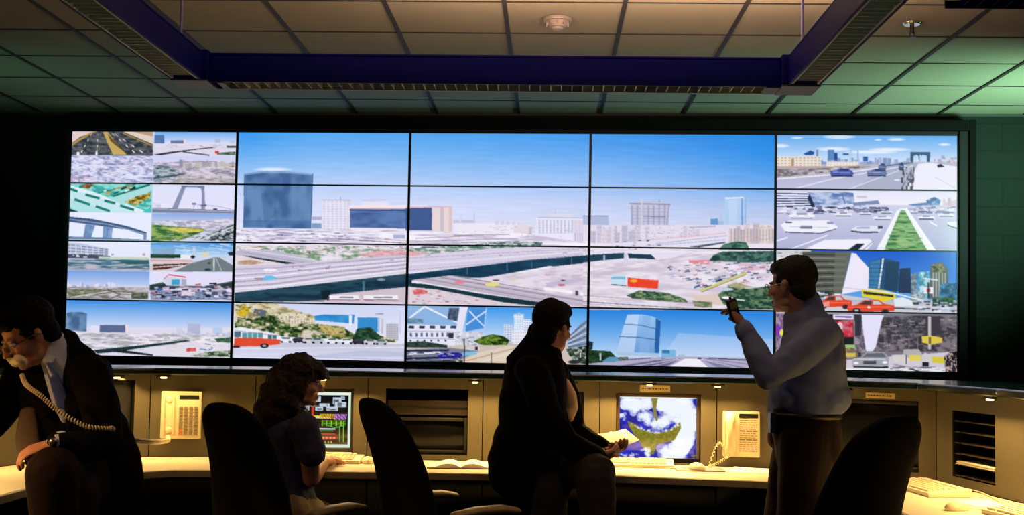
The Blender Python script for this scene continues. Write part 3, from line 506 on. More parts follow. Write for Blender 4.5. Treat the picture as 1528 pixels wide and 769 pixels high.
def pics_bottom(c):
    c.cell(CU[1], CU[2], RV[3], RV[4]); c.f(345, 360, 4.047)    # bus
    c.grad([(0, 370), (1070, 370), (1070, 620), (0, 620)], (206, 214, 242), (232, 230, 248))
    c.tex([(20, 380), (250, 372), (390, 420), (500, 450), (510, 540), (20, 520)], [(150, 140, 96), (206, 196, 160), (226, 216, 196)], 24, 12)
    c.tex([(28, 440), (70, 388), (118, 410), (90, 450), (60, 460)], [(206, 170, 30), (226, 196, 60)], 10, 8); c.poly([(140, 408), (215, 420), (206, 456), (130, 450)], (96, 100, 116)); 
    for (xa, ya) in ((325, 452), (360, 460), (415, 470), (445, 475)): c.bld(xa, ya, xa+50, ya+44, (230, 218, 196), 3, 4, (110, 100, 90))
    c.specks([(30, 385), (490, 440), (490, 500), (30, 470)], 140, [(110, 96, 70), (236, 230, 214), (160, 130, 60), (90, 110, 60)], 12, 7, .7)
    c.tex([(500, 452), (560, 444), (745, 446), (740, 500), (620, 490), (505, 480)], [(40, 130, 200), (70, 156, 216)], 40, 20); c.rect(712, 448, 728, 510, (236, 240, 250)); c.rect(750, 462, 890, 548, (50, 136, 206)); c.rect(748, 456, 762, 540, (220, 230, 246)); c.rect(884, 462, 896, 552, (170, 196, 226))
    for k in range(9): c.line([(766+k*13, 464), (766+k*13, 546)], 2, (90, 166, 220), .7)
    c.bld(935, 500, 1010, 600, (190, 190, 204), 5, 8, (140, 140, 156)); c.rect(905, 470, 918, 560, (200, 190, 206)); c.line([(1020, 430), (1020, 560)], 4, (190, 190, 210)); c.rect(870, 438, 920, 443, (130, 140, 170))
    c.tex([(20, 460), (120, 470), (250, 440), (330, 500), (520, 500), (690, 530), (740, 560), (820, 530), (900, 570), (1000, 600), (1000, 612), (20, 560)], [(26, 50, 26), (70, 96, 50), (130, 140, 90), (220, 206, 190)], 14, 8); c.tex([(520, 500), (690, 520), (680, 580), (560, 560)], [(160, 140, 70), (210, 190, 130), (70, 90, 50)], 12, 8)
    c.tex([(740, 570), (760, 530), (840, 520), (910, 580), (880, 608), (760, 600)], [(18, 50, 36), (60, 96, 60)], 10, 6)
    c.poly([(15, 608), (600, 606), (1060, 622), (1060, 730), (15, 730)], (206, 204, 230)); c.grad([(15, 612), (1060, 622), (1060, 730), (15, 730)], (196, 194, 214), (220, 222, 246)); c.line([(20, 650), (1060, 640)], 5, (232, 232, 250)); c.poly([(400, 700), (800, 660), (1060, 670), (1060, 700)], (170, 180, 210), .5); c.line([(300, 690), (1060, 720)], 6, (170, 172, 200), .7)
    for k, xx in enumerate((330, 410, 470, 520, 610, 700, 770, 840, 905)):
        cc = [(236, 236, 244), (50, 50, 56), (210, 206, 210), (180, 190, 196), (232, 232, 240)][k % 5]; c.oval(xx, 594+k*2, 42, 16, cc); c.rect(xx-24, 580+k*2, xx+22, 590+k*2, (60, 70, 84), .8); c.oval(xx-24, 608+k*1.6, 8, 6, (20, 20, 24)); c.oval(xx+24, 608+k*1.6, 8, 6, (20, 20, 24))
    c.poly([(15, 526), (60, 520), (260, 556), (298, 570), (298, 600), (15, 600)], (236, 234, 246)); c.poly([(20, 584), (150, 584), (298, 594), (296, 622), (190, 634), (15, 636)], (224, 76, 50)); c.line([(20, 540), (290, 572)], 5, (170, 176, 200))
    for xx in (66, 98, 130, 162): c.rect(xx, 552, xx+28, 584, (96, 150, 160))
    c.rect(222, 566, 246, 590, (70, 110, 120)); c.rect(250, 566, 274, 590, (70, 110, 120)); c.rect(18, 546, 58, 580, (80, 110, 130)); c.oval(200, 632, 26, 14, (26, 26, 34)); c.oval(200, 632, 12, 7, (170, 170, 180)); c.oval(30, 638, 24, 8, (60, 40, 50))
    c.cell(CU[2], CU[3], RV[3], RV[4]); c.f(605, 360, 3.846)   # tower avenue
    c.grad([(0, 370), (1060, 370), (1060, 560), (0, 560)], (60, 150, 232), (206, 222, 250))
    c.rect(0, 370, 330, 480, (140, 180, 224)); c.line([(110, 376), (0, 460)], 10, (236, 238, 250)); c.line([(110, 376), (300, 470)], 10, (236, 238, 250)); c.tex([(0, 440), (100, 450), (100, 472), (0, 472)], [(80, 120, 150), (130, 160, 190)], 10, 6)
    c.tex([(250, 384), (310, 384), (296, 462), (240, 450)], [(54, 70, 96), (90, 106, 130)], 10, 12); c.poly([(312, 376), (360, 376), (318, 560), (284, 560)], (226, 226, 244)); c.poly([(360, 376), (470, 376), (450, 500), (345, 520)], (70, 140, 214)); c.line([(350, 480), (465, 400)], 8, (214, 226, 246)); c.line([(365, 400), (450, 490)], 8, (214, 226, 246)); c.line([(465, 376), (450, 510)], 5, (190, 206, 236))
    c.poly([(15, 478), (290, 486), (290, 600), (15, 590)], (228, 228, 246))
    for k in range(5): c.poly([(20+k*60, 486), (52+k*60, 488), (48+k*60, 504), (18+k*60, 502)], (50, 56, 76))
    for k in range(9): c.rect(26+k*30, 526, 38+k*30, 548, (90, 100, 130))
    c.line([(15, 515), (290, 522)], 4, (170, 174, 200)); c.line([(15, 556), (280, 562)], 4, (150, 154, 180)); c.rect(248, 526, 276, 556, (40, 46, 60)); 
    for k in range(6): c.rect(24+k*40, 566, 34+k*40, 576, (50, 56, 80))
    c.poly([(285, 520), (450, 520), (450, 600), (285, 610)], (206, 206, 222)); c.specks([(290, 525), (440, 525), (440, 600), (290, 600)], 40, [(120, 124, 150), (240, 240, 250)], 12, 8, .7)
    c.bld(565, 480, 612, 580, (220, 226, 244), 3, 8, (90, 120, 170)); c.bld(622, 420, 680, 580, (226, 232, 250), 4, 12, (130, 170, 214)); c.bld(680, 450, 722, 560, (232, 234, 248), 3, 8, (70, 96, 150)); c.bld(612, 516, 700, 590, (236, 232, 244), 6, 4, (170, 176, 200)); c.rect(642, 412, 662, 424, (180, 190, 220)); 
    c.tex([(390, 575), (440, 548), (500, 534), (560, 544), (600, 570), (580, 600), (500, 606), (440, 596)], [(20, 44, 10), (70, 104, 30), (120, 146, 60)], 9, 6)
    c.poly([(0, 600), (600, 596), (1040, 600), (1040, 740), (0, 740)], (206, 190, 180)); c.poly([(330, 690), (420, 640), (600, 600), (700, 620), (560, 705), (330, 705)], (222, 206, 186)); c.line([(340, 690), (640, 612)], 6, (180, 160, 140)); c.line([(420, 700), (660, 620)], 4, (236, 226, 214)); c.rect(490, 640, 497, 706, (120, 110, 104))
    c.tex([(0, 580), (100, 574), (240, 596), (240, 612), (0, 610)], [(26, 44, 40), (60, 76, 70)], 8, 5); c.poly([(0, 622), (250, 612), (420, 630), (320, 680), (0, 700)], (120, 124, 150)); c.line([(0, 632), (250, 626)], 10, (30, 34, 60)); c.line([(0, 650), (200, 640)], 8, (236, 236, 246)); c.line([(0, 676), (200, 668)], 12, (30, 34, 50)); c.poly([(180, 644), (300, 638), (340, 654), (290, 672), (190, 674)], (36, 30, 150)); c.poly([(320, 640), (410, 632), (410, 650), (330, 660)], (120, 190, 226)); c.oval(390, 614, 40, 14, (206, 206, 216)); c.rect(400, 606, 416, 626, (70, 30, 30)); c.poly([(0, 690), (330, 684), (330, 706), (0, 708)], (40, 50, 50)); c.rect(335, 560, 341, 700, (40, 44, 50)); c.specks([(0, 640), (330, 630), (330, 700), (0, 700)], 40, [(220, 220, 236), (30, 30, 60), (60, 60, 120)], 30, 6, .7)
    c.poly([(930, 560), (1000, 480), (1040, 450), (1040, 640), (930, 640)], (130, 150, 180)); 
    for k in range(9): c.line([(935, 548+k*10), (1040, 462+k*21)], 4, (226, 232, 244) if k % 2 else (50, 66, 96))
    c.tex([(920, 620), (1040, 600), (1040, 712), (960, 690)], [(24, 40, 30), (80, 96, 80), (190, 190, 196)], 10, 7); c.oval(970, 694, 36, 12, (44, 50, 56)); c.rect(1000, 640, 1008, 670, (200, 206, 210))
    c.cell(CU[3], CU[4], RV[3], RV[4]); c.f(870, 365, 3.942)   # curved glass tower over motorway
    c.grad([(0, 385), (1130, 385), (1130, 670), (0, 670)], (34, 128, 222), (200, 222, 248), 1.1); c.poly([(560, 520), (1130, 560), (1130, 680), (460, 680)], (206, 214, 246), .35)
    r = [(262, 414), (340, 412), (410, 424), (456, 446), (444, 650), (190, 640), (215, 545)]
    c.grad(r, (150, 196, 240), (110, 156, 214)); c.poly([(262, 414), (330, 412), (300, 640), (190, 640)], (190, 214, 246), .8); c.poly([(350, 420), (400, 424), (390, 645), (330, 645)], (130, 176, 230), .7); c.poly([(428, 434), (458, 450), (446, 650), (420, 648)], (36, 96, 170))
    c.line([(240, 470), (340, 476), (440, 500)], 4, (50, 90, 140)); c.line([(212, 542), (330, 546), (444, 562)], 4, (40, 80, 130)); c.poly([(200, 630), (450, 640), (450, 660), (196, 652)], (170, 196, 226)); c.rect(460, 620, 545, 665, (120, 180, 220)); c.rect(466, 622, 510, 640, (50, 120, 170)); c.rect(560, 648, 600, 664, (170, 190, 214))
    c.poly([(0, 690), (200, 668), (600, 660), (1130, 668), (1130, 740), (0, 730)], (176, 170, 200)); c.poly([(500, 724), (600, 672), (680, 672), (740, 728)], (240, 236, 246)); c.poly([(180, 720), (420, 682), (580, 670), (480, 726)], (110, 106, 140)); c.line([(260, 722), (560, 674)], 5, (200, 196, 222)); c.line([(380, 724), (580, 674)], 3, (226, 222, 240)); c.poly([(700, 676), (960, 724), (800, 730)], (130, 126, 160)); c.line([(690, 674), (900, 724)], 4, (214, 210, 232)); c.line([(720, 672), (1060, 716)], 4, (120, 116, 150)); c.line([(740, 668), (1130, 690)], 6, (60, 76, 96)); c.line([(120, 690), (400, 668)], 5, (90, 90, 110))
    c.tex([(0, 640), (30, 620), (160, 628), (200, 668), (140, 690), (0, 705)], [(14, 40, 26), (44, 70, 40)], 9, 6); c.tex([(0, 590), (20, 565), (60, 575), (55, 615), (20, 640), (0, 640)], [(14, 36, 50), (40, 66, 70)], 8, 6); c.poly([(112, 690), (150, 662), (200, 660), (215, 680), (180, 694)], (90, 150, 180)); c.rect(98, 640, 108, 682, (170, 200, 200)); c.tex([(200, 664), (265, 660), (265, 680), (210, 680)], [(60, 80, 70), (110, 120, 110)], 6, 4); c.oval(470, 670, 14, 6, (150, 140, 170)); c.oval(685, 670, 14, 5, (50, 60, 90)); c.line([(600, 640), (600, 672)], 2, (170, 180, 210)); c.line([(0, 480), (20, 470), (20, 600), (0, 610)], 6, (60, 80, 110)); c.line([(0, 520), (25, 510)], 5, (220, 226, 240))

def pics_right(c):
    c.cell(CU[4], 1, RV[0], RV[1]); c.f(1140, 190, 4.048)      # bridge approach
    c.grad([(50, 30), (1180, 30), (1180, 210), (50, 210)], (96, 166, 236), (214, 226, 250))
    for (cx, cy, rx, ry) in ((455, 58, 100, 15), (800, 73, 60, 10), (100, 112, 60, 12), (1090, 104, 40, 9), (690, 76, 24, 6), (420, 132, 110, 14), (760, 134, 130, 12), (200, 64, 40, 7), (650, 150, 160, 12)): c.soft(cx, cy, rx, ry, (246, 246, 255), .95)
    skyline(c, 340, 900, 225, 10, 46, [(150, 170, 214), (190, 200, 230), (130, 150, 196)], 10, 26); c.rect(385, 136, 425, 200, (90, 130, 190)); c.rect(425, 156, 445, 200, (30, 70, 140)); c.poly([(240, 160), (280, 140), (305, 150), (300, 168), (250, 168)], (30, 80, 140)); c.rect(478, 158, 512, 168, (50, 90, 140)); c.rect(520, 110, 526, 200, (170, 190, 226)); c.rect(565, 140, 572, 210, (150, 170, 210)); c.rect(600, 178, 628, 206, (40, 90, 160)); c.rect(315, 136, 328, 180, (120, 140, 180)); c.rect(690, 182, 712, 220, (170, 176, 206))
    c.bld(75, 176, 345, 246, (232, 222, 216), 12, 4, (190, 164, 140), 1, .8); c.rect(165, 190, 182, 250, (180, 150, 110)); c.bld(378, 208, 566, 246, (236, 228, 222), 10, 3, (196, 176, 166)); c.poly([(70, 236), (380, 236), (620, 230), (560, 246), (300, 262), (70, 270)], (186, 164, 164))
    c.tex([(70, 252), (300, 250), (640, 232), (640, 240), (380, 275), (70, 306)], [(110, 100, 116), (150, 140, 150), (206, 196, 200)], 14, 5)
    c.poly([(70, 312), (400, 282), (700, 236), (900, 214), (940, 214), (850, 380), (70, 380)], (170, 174, 200)); c.grad([(70, 318), (400, 286), (640, 252), (720, 250), (540, 378), (70, 378)], (176, 178, 204), (190, 190, 222)); c.line([(70, 314), (420, 286), (700, 244)], 7, (240, 238, 248)); c.line([(150, 378), (420, 312), (700, 262), (860, 232)], 5, (236, 236, 250)); c.line([(500, 378), (740, 290), (900, 232)], 5, (226, 226, 244))
    c.poly([(930, 222), (1000, 214), (1180, 240), (1180, 380), (860, 380)], (236, 232, 250)); c.line([(905, 240), (895, 378)], 10, (90, 86, 104)); c.line([(900, 250), (830, 370)], 8, (120, 116, 134)); c.specks([(830, 260), (910, 240), (900, 378), (830, 378)], 30, [(50, 50, 64), (200, 196, 210)], 8, 26, .8); c.line([(1030, 300), (1160, 370)], 3, (200, 196, 220)); 
    c.poly([(884, 150), (1004, 150), (1002, 210), (984, 210), (984, 172), (960, 166), (950, 176), (950, 210), (938, 210), (935, 174), (920, 166), (902, 176), (902, 210), (884, 210)], (56, 84, 120)); c.rect(940, 166, 950, 212, (190, 206, 236))
    c.specks([(1030, 170), (1170, 190), (1170, 220), (1030, 220)], 30, [(190, 170, 190), (226, 200, 206), (150, 150, 180)], 14, 16, .7); c.poly([(1045, 228), (1070, 222), (1090, 240), (1050, 244)], (30, 34, 54)); c.line([(700, 238), (900, 214)], 9, (90, 96, 120), .8)
    for (cx, cy, k, cc) in ((472, 276, 72, (66, 84, 170)), (682, 276, 62, (96, 110, 160)), (714, 243, 24, (80, 92, 140)), (830, 238, 16, (60, 76, 120))):
        c.poly([(cx-k, cy+4), (cx-k*.9, cy-10), (cx-k*.5, cy-16), (cx-k*.2, cy-26), (cx+k*.5, cy-26), (cx+k*.9, cy-8), (cx+k, cy+8), (cx+k*.8, cy+18), (cx-k*.9, cy+18)], cc); c.poly([(cx-k*.3, cy-14), (cx-k*.1, cy-23), (cx+k*.45, cy-22), (cx+k*.6, cy-12)], (40, 46, 90)); c.line([(cx-k*.9, cy+18), (cx+k*.9, cy+19)], 6, (24, 24, 50)); c.line([(cx-k*.8, cy-4), (cx+k*.7, cy)], 4, (170, 180, 226))
    c.oval(805, 320, 20, 4, (240, 240, 250))
    c.cell(CU[4], 1, RV[1], RV[2])                              # wide traffic with green median
    c.rect(50, 385, 1180, 760, (222, 220, 246)); c.grad([(50, 385), (1180, 385), (1180, 480), (50, 480)], (226, 226, 250), (246, 238, 246)); c.grad([(50, 470), (1180, 470), (1180, 760), (50, 760)], (206, 206, 232), (176, 176, 212))
    c.poly([(70, 388), (260, 388), (285, 480), (70, 480)], (226, 228, 250))
    for k in range(6): c.line([(70, 398+k*16), (270+k*4, 402+k*14)], 6, (40, 50, 96))
    c.tex([(260, 390), (500, 392), (540, 396), (550, 462), (400, 472), (300, 478)], [(90, 120, 180), (150, 170, 214), (190, 200, 230)], 20, 8); c.poly([(275, 400), (310, 480), (290, 484), (262, 430)], (30, 40, 70)); c.line([(470, 395), (490, 460)], 6, (80, 106, 160)); c.poly([(540, 455), (690, 440), (700, 464), (540, 474)], (120, 136, 180)); c.rect(560, 414, 620, 428, (190, 196, 220)); c.poly([(870, 466), (1000, 452), (1060, 470), (900, 474)], (100, 130, 180)); c.tex([(980, 440), (1030, 420), (1070, 440), (1060, 470), (990, 470)], [(70, 104, 166), (150, 180, 216)], 8, 8); skyline(c, 1080, 1170, 476, 20, 56, [(226, 206, 220), (206, 190, 210)], 12, 24, (170, 150, 170))
    c.specks([(80, 480), (800, 478), (780, 520), (80, 530)], 120, [(40, 44, 76), (240, 240, 252), (140, 140, 176), (90, 92, 130)], 34, 9, .75); c.specks([(880, 480), (1160, 480), (1160, 520), (900, 520)], 50, [(240, 240, 252), (120, 120, 160)], 34, 8, .75)
    for (cx, cy, k) in ((230, 535, 80), (480, 527, 56), (613, 520, 40), (715, 548, 60), (980, 546, 54), (1100, 530, 50), (740, 512, 40), (960, 504, 34)): c.oval(cx, cy, k, k*.2, (236, 236, 250)); c.line([(cx-k*.8, cy+k*.15), (cx+k*.8, cy+k*.17)], 5, (50, 54, 90)); c.rect(cx-k*.4, cy-k*.22, cx+k*.4, cy-k*.08, (120, 124, 164), .8)
    c.poly([(100, 590), (150, 565), (390, 562), (445, 600), (440, 620), (340, 642), (130, 634)], (240, 238, 250)); c.line([(130, 634), (340, 642), (440, 614)], 6, (70, 70, 110)); c.rect(220, 596, 290, 612, (90, 90, 120)); c.rect(380, 572, 420, 586, (150, 150, 186)); c.rect(130, 570, 170, 580, (60, 60, 90)); c.line([(150, 600), (400, 606)], 3, (190, 190, 214)); c.poly([(520, 625), (560, 596), (690, 596), (720, 612), (690, 638), (540, 638)], (226, 226, 244)); c.line([(525, 628), (600, 636), (690, 634)], 9, (56, 60, 92)); c.rect(560, 602, 640, 614, (170, 172, 204)); c.rect(688, 596, 716, 614, (60, 66, 90))
    c.poly([(200, 756), (370, 680), (640, 676), (660, 700), (610, 756)], (240, 236, 250)); c.poly([(510, 740), (560, 704), (610, 704), (560, 750)], (20, 24, 50)); c.line([(600, 740), (660, 690)], 6, (150, 156, 190)); c.line([(68, 690), (145, 666)], 7, (240, 240, 252)); c.line([(150, 742), (385, 652)], 6, (246, 246, 255)); c.line([(1000, 570), (1045, 596)], 7, (244, 244, 254)); c.poly([(1105, 575), (1170, 570), (1170, 614), (1120, 596)], (236, 236, 250)); c.line([(1110, 592), (1170, 612)], 5, (60, 60, 90))
    c.poly([(820, 490), (856, 490), (1035, 756), (680, 756)], (238, 240, 246)); c.tex([(826, 500), (850, 500), (990, 752), (722, 752)], [(50, 110, 60), (110, 160, 96), (150, 190, 130)], 26, 5); c.specks([(820, 540), (870, 540), (980, 750), (740, 750)], 40, [(30, 76, 60), (90, 130, 90)], 40, 5, .6, .05); c.line([(812, 500), (680, 752)], 10, (244, 244, 252)); c.line([(858, 490), (1035, 752)], 14, (246, 246, 255))
    c.cell(CU[4], 1, RV[2], RV[3]); c.f(1140, 365, 3.577)       # red cars, bus, glass towers
    c.grad([(40, 30), (1050, 30), (1050, 300), (40, 300)], (20, 84, 200), (100, 170, 236)); c.rect(40, 30, 250, 360, (206, 206, 216)); c.specks([(50, 40), (240, 40), (240, 350), (50, 350)], 60, [(90, 90, 90), (240, 240, 240)], 20, 8, .7)
    c.poly([(205, 38), (465, 42), (415, 262), (215, 250)], (84, 86, 80))
    for k in range(13): c.line([(205, 54+k*17), (440-k*1.4, 58+k*16)], 5, (150, 146, 130) if k % 2 else (28, 30, 34), .85)
    c.poly([(380, 42), (465, 42), (415, 262), (370, 256)], (108, 110, 100), .7); c.poly([(468, 45), (492, 50), (562, 128), (556, 240), (415, 266)], (236, 230, 246)); c.line([(425, 230), (556, 246)], 5, (200, 196, 216))
    c.poly([(560, 90), (636, 70), (720, 92), (722, 250), (560, 235)], (36, 76, 120)); c.poly([(564, 92), (622, 78), (606, 236), (562, 232)], (56, 120, 170)); c.line([(636, 74), (612, 236)], 9, (214, 230, 244)); 
    for k in range(6): c.line([(560, 104+k*22), (720, 102+k*24)], 2, (20, 40, 70), .7)
    c.poly([(650, 90), (725, 92), (710, 260), (640, 240)], (24, 50, 84), .7); c.poly([(725, 128), (782, 124), (790, 262), (718, 258)], (30, 44, 84)); c.tex([(786, 160), (815, 150), (820, 280), (786, 280)], [(150, 160, 170), (90, 110, 130)], 6, 8); c.tex([(820, 150), (880, 142), (890, 290), (825, 290)], [(70, 140, 170), (130, 190, 206), (200, 220, 226)], 12, 16)
    c.poly([(890, 105), (950, 95), (985, 130), (985, 290), (880, 290)], (90, 96, 100)); c.tex([(895, 108), (950, 98), (970, 150), (900, 150)], [(40, 50, 44), (150, 140, 100)], 8, 6)
    for k in range(5): c.rect(900+k*16, 150, 907+k*16, 280, (200, 200, 196), .7)
    c.tex([(940, 210), (1030, 205), (1030, 300), (930, 300)], [(30, 70, 110), (80, 140, 180)], 12, 12); c.tex([(780, 268), (860, 260), (860, 300), (780, 300)], [(90, 120, 130), (190, 200, 206)], 8, 6); c.rect(852, 228, 904, 262, (230, 226, 236)); c.rect(868, 235, 888, 255, (206, 60, 80)); c.line([(850, 180), (930, 190)], 7, (220, 230, 240)); c.line([(878, 200), (878, 300)], 8, (30, 40, 50))
    c.tex([(900, 290), (1000, 278), (1030, 300), (1030, 330), (900, 320)], [(20, 60, 40), (70, 110, 70)], 8, 6); c.poly([(240, 320), (1030, 322), (1030, 376), (240, 366)], (206, 200, 210)); c.specks([(700, 290), (1030, 300), (1030, 360), (760, 350)], 60, [(236, 236, 246), (90, 110, 150), (30, 40, 50), (170, 196, 220)], 30, 10, .8)
    c.poly([(520, 240), (560, 234), (640, 244), (700, 262), (705, 290), (640, 306), (525, 278)], (224, 204, 50)); c.poly([(530, 250), (690, 270), (690, 282), (530, 264)], (40, 36, 30)); c.line([(520, 236), (700, 262), (850, 300)], 7, (230, 230, 240)); c.poly([(690, 290), (740, 282), (790, 300), (800, 330), (700, 330)], (222, 230, 236)); c.line([(690, 340), (810, 345)], 6, (40, 40, 50))
    c.poly([(245, 255), (380, 262), (560, 290), (560, 300), (245, 290)], (200, 196, 206)); c.specks([(245, 256), (420, 262), (420, 300), (245, 280)], 24, [(40, 40, 40), (240, 240, 246), (60, 90, 50)], 26, 8, .85)
    for (cx, cy, k) in ((375, 306, 95), (570, 330, 125)):
        c.poly([(cx-k, cy+20), (cx-k, cy+2), (cx-k*.6, cy-8), (cx-k*.3, cy-32), (cx+k*.35, cy-34), (cx+k*.6, cy-12), (cx+k, cy-4), (cx+k*1, cy+26), (cx-k*.9, cy+30)], (222, 66, 40)); c.poly([(cx-k*.5, cy-8), (cx-k*.26, cy-27), (cx+k*.02, cy-28), (cx+k*.02, cy-8)], (60, 56, 60)); c.poly([(cx+k*.1, cy-8), (cx+k*.1, cy-28), (cx+k*.34, cy-28), (cx+k*.5, cy-10)], (190, 200, 206)); c.oval(cx-k*.6, cy+24, k*.18, 14, (40, 30, 36)); c.oval(cx-k*.6, cy+24, k*.09, 7, (180, 180, 186)); c.oval(cx+k*.62, cy+28, k*.16, 12, (40, 30, 36)); c.line([(cx-k*.95, cy+6), (cx+k*.9, cy+4)], 4, (250, 120, 90))
    c.oval(560, 335, 8, 6, (250, 250, 250)); c.poly([(280, 318), (350, 302), (350, 330), (290, 335)], (232, 150, 140))
    c.cell(CU[4], 1, RV[3], 1)                                   # busy square, silver car
    c.rect(40, 370, 1060, 700, (120, 112, 130)); c.tex([(55, 372), (200, 372), (200, 700), (55, 700)], [(120, 90, 130), (170, 150, 170), (90, 76, 110)], 10, 16); c.oval(70, 460, 22, 30, (130, 50, 180)); c.oval(95, 470, 12, 16, (226, 216, 90)); c.poly([(350, 372), (520, 375), (520, 600), (350, 600)], (60, 54, 64)); c.rect(345, 374, 500, 550, (26, 24, 32)); c.rect(368, 374, 484, 402, (226, 222, 236)); c.line([(380, 386), (470, 388)], 9, (120, 90, 170)); c.tex([(372, 408), (478, 404), (480, 492), (400, 496)], [(150, 20, 44), (206, 40, 60), (190, 110, 120)], 14, 14); c.oval(405, 440, 16, 26, (226, 196, 200)); c.rect(478, 374, 520, 560, (50, 46, 60)); c.line([(482, 374), (482, 560)], 4, (160, 150, 160))
    c.rect(400, 534, 490, 552, (150, 190, 110)); c.tex([(400, 552), (500, 552), (500, 606), (420, 606)], [(110, 96, 80), (176, 150, 120)], 9, 7); c.rect(410, 578, 490, 600, (206, 186, 80)); c.tex([(486, 490), (545, 480), (545, 575), (486, 575)], [(90, 80, 96), (160, 150, 160)], 8, 8)
    c.poly([(522, 375), (640, 378), (620, 450), (615, 520), (580, 570), (545, 570), (530, 470)], (228, 224, 250)); c.tex([(634, 390), (700, 384), (860, 380), (1036, 384), (1040, 570), (590, 574), (614, 470)], [(56, 50, 60), (96, 86, 96), (126, 116, 124)], 20, 16)
    for k in range(9): c.rect(640+k*22, 400, 648+k*22, 560, (70, 64, 74) if k % 2 else (126, 118, 126), .6)
    c.tex([(690, 395), (770, 386), (850, 384), (850, 470), (700, 500)], [(44, 40, 50), (90, 84, 96), (60, 56, 66)], 14, 10); c.specks([(640, 390), (1030, 390), (1030, 560), (600, 570)], 130, [(40, 36, 46), (140, 130, 140), (30, 30, 36), (170, 160, 170)], 20, 8, .6); c.poly([(860, 385), (940, 385), (940, 480), (870, 500)], (60, 50, 60)); c.rect(876, 385, 892, 560, (190, 184, 190)); c.poly([(842, 490), (890, 486), (952, 498), (950, 524), (890, 534), (845, 524)], (220, 196, 70)); c.rect(880, 494, 892, 530, (90, 80, 60))
    c.poly([(395, 620), (1040, 570), (1046, 700), (395, 690)], (206, 200, 214)); c.grad([(395, 660), (1046, 664), (1046, 700), (395, 690)], (222, 220, 232), (236, 236, 246)); c.poly([(472, 620), (520, 600), (545, 574), (640, 574), (668, 604), (664, 650), (500, 658), (472, 650)], (160, 160, 170)); c.poly([(525, 602), (550, 580), (636, 580), (656, 602)], (96, 100, 112)); c.line([(478, 654), (664, 656)], 8, (30, 30, 38)); c.rect(530, 622, 600, 640, (70, 70, 80)); c.oval(492, 634, 14, 7, (240, 240, 250)); c.oval(646, 630, 14, 7, (240, 240, 250)); c.line([(480, 612), (650, 612)], 4, (220, 220, 230))
    c.poly([(745, 560), (826, 558), (850, 590), (840, 620), (740, 620)], (176, 176, 176)); c.poly([(775, 590), (838, 592), (838, 622), (775, 622)], (226, 206, 90)); c.poly([(895, 598), (962, 602), (962, 636), (898, 632)], (216, 196, 60)); c.poly([(680, 590), (745, 588), (780, 610), (780, 634), (700, 626)], (214, 206, 206)); c.poly([(840, 600), (860, 575), (884, 596), (882, 652), (845, 650)], (206, 200, 206)); c.rect(846, 628, 880, 652, (30, 28, 36)); c.line([(760, 590), (760, 640)], 4, (40, 36, 40))
    c.tex([(960, 600), (990, 575), (1044, 570), (1046, 696), (970, 690)], [(20, 18, 24), (110, 84, 76), (220, 206, 200), (40, 30, 40)], 9, 12, 1, .35, .65); c.line([(780, 664), (860, 688)], 8, (60, 50, 50)); c.line([(690, 640), (800, 660)], 5, (150, 140, 150)); c.specks([(680, 640), (960, 650), (960, 690), (680, 690)], 30, [(120, 110, 120), (240, 238, 246), (70, 60, 70)], 34, 5, .6)

wide_city(CV); pics_left(CV); pics_bottom(CV); pics_right(CV)
CV.blur()

def screen_material(name, strength, rough=.25):
    m = bpy.data.materials.new(name); m.use_nodes = True; nt = m.node_tree; b_ = nt.nodes['Principled BSDF']
    b_.inputs['Base Color'].default_value = (.006, .006, .007, 1); b_.inputs['Roughness'].default_value = rough
    at = nt.nodes.new('ShaderNodeAttribute'); at.attribute_name = 'picture'
    nt.links.new(at.outputs['Color'], b_.inputs['Emission Color']); b_.inputs['Emission Strength'].default_value = strength
    return m
def lin(a): 
    a = np.clip(a/255., 0, 1); return np.where(a <= .04045, a/12.92, ((a+.055)/1.055)**2.4)
def screen_mesh(name, X, Y, Z, rgb, m, parent):
    """grid of vertices (arrays of shape nv x nu) with a colour each; face looks towards -y"""
    nv, nu = X.shape; me = bpy.data.meshes.new(name)
    co = np.stack([X, Y, Z], -1).reshape(-1, 3).astype(np.float32); idx = np.arange(nv*nu).reshape(nv, nu)
    q = np.stack([idx[:-1, :-1], idx[1:, :-1], idx[1:, 1:], idx[:-1, 1:]], -1).reshape(-1, 4)
    me.vertices.add(len(co)); me.vertices.foreach_set('co', co.ravel()); me.loops.add(q.size); me.loops.foreach_set('vertex_index', q.ravel().astype(np.int32))
    me.polygons.add(len(q)); me.polygons.foreach_set('loop_start', np.arange(0, q.size, 4, dtype=np.int32)); me.polygons.foreach_set('loop_total', np.full(len(q), 4, dtype=np.int32))
    me.update(calc_edges=True)
    ca = me.color_attributes.new('picture', 'FLOAT_COLOR', 'POINT'); c4 = np.ones((nv*nu, 4), np.float32); c4[:, :3] = lin(rgb).reshape(-1, 3); ca.data.foreach_set('color', c4.ravel())
    me.materials.append(m); me.validate(); o = bpy.data.objects.new(name, me); COL.objects.link(o); o.parent = parent; return o

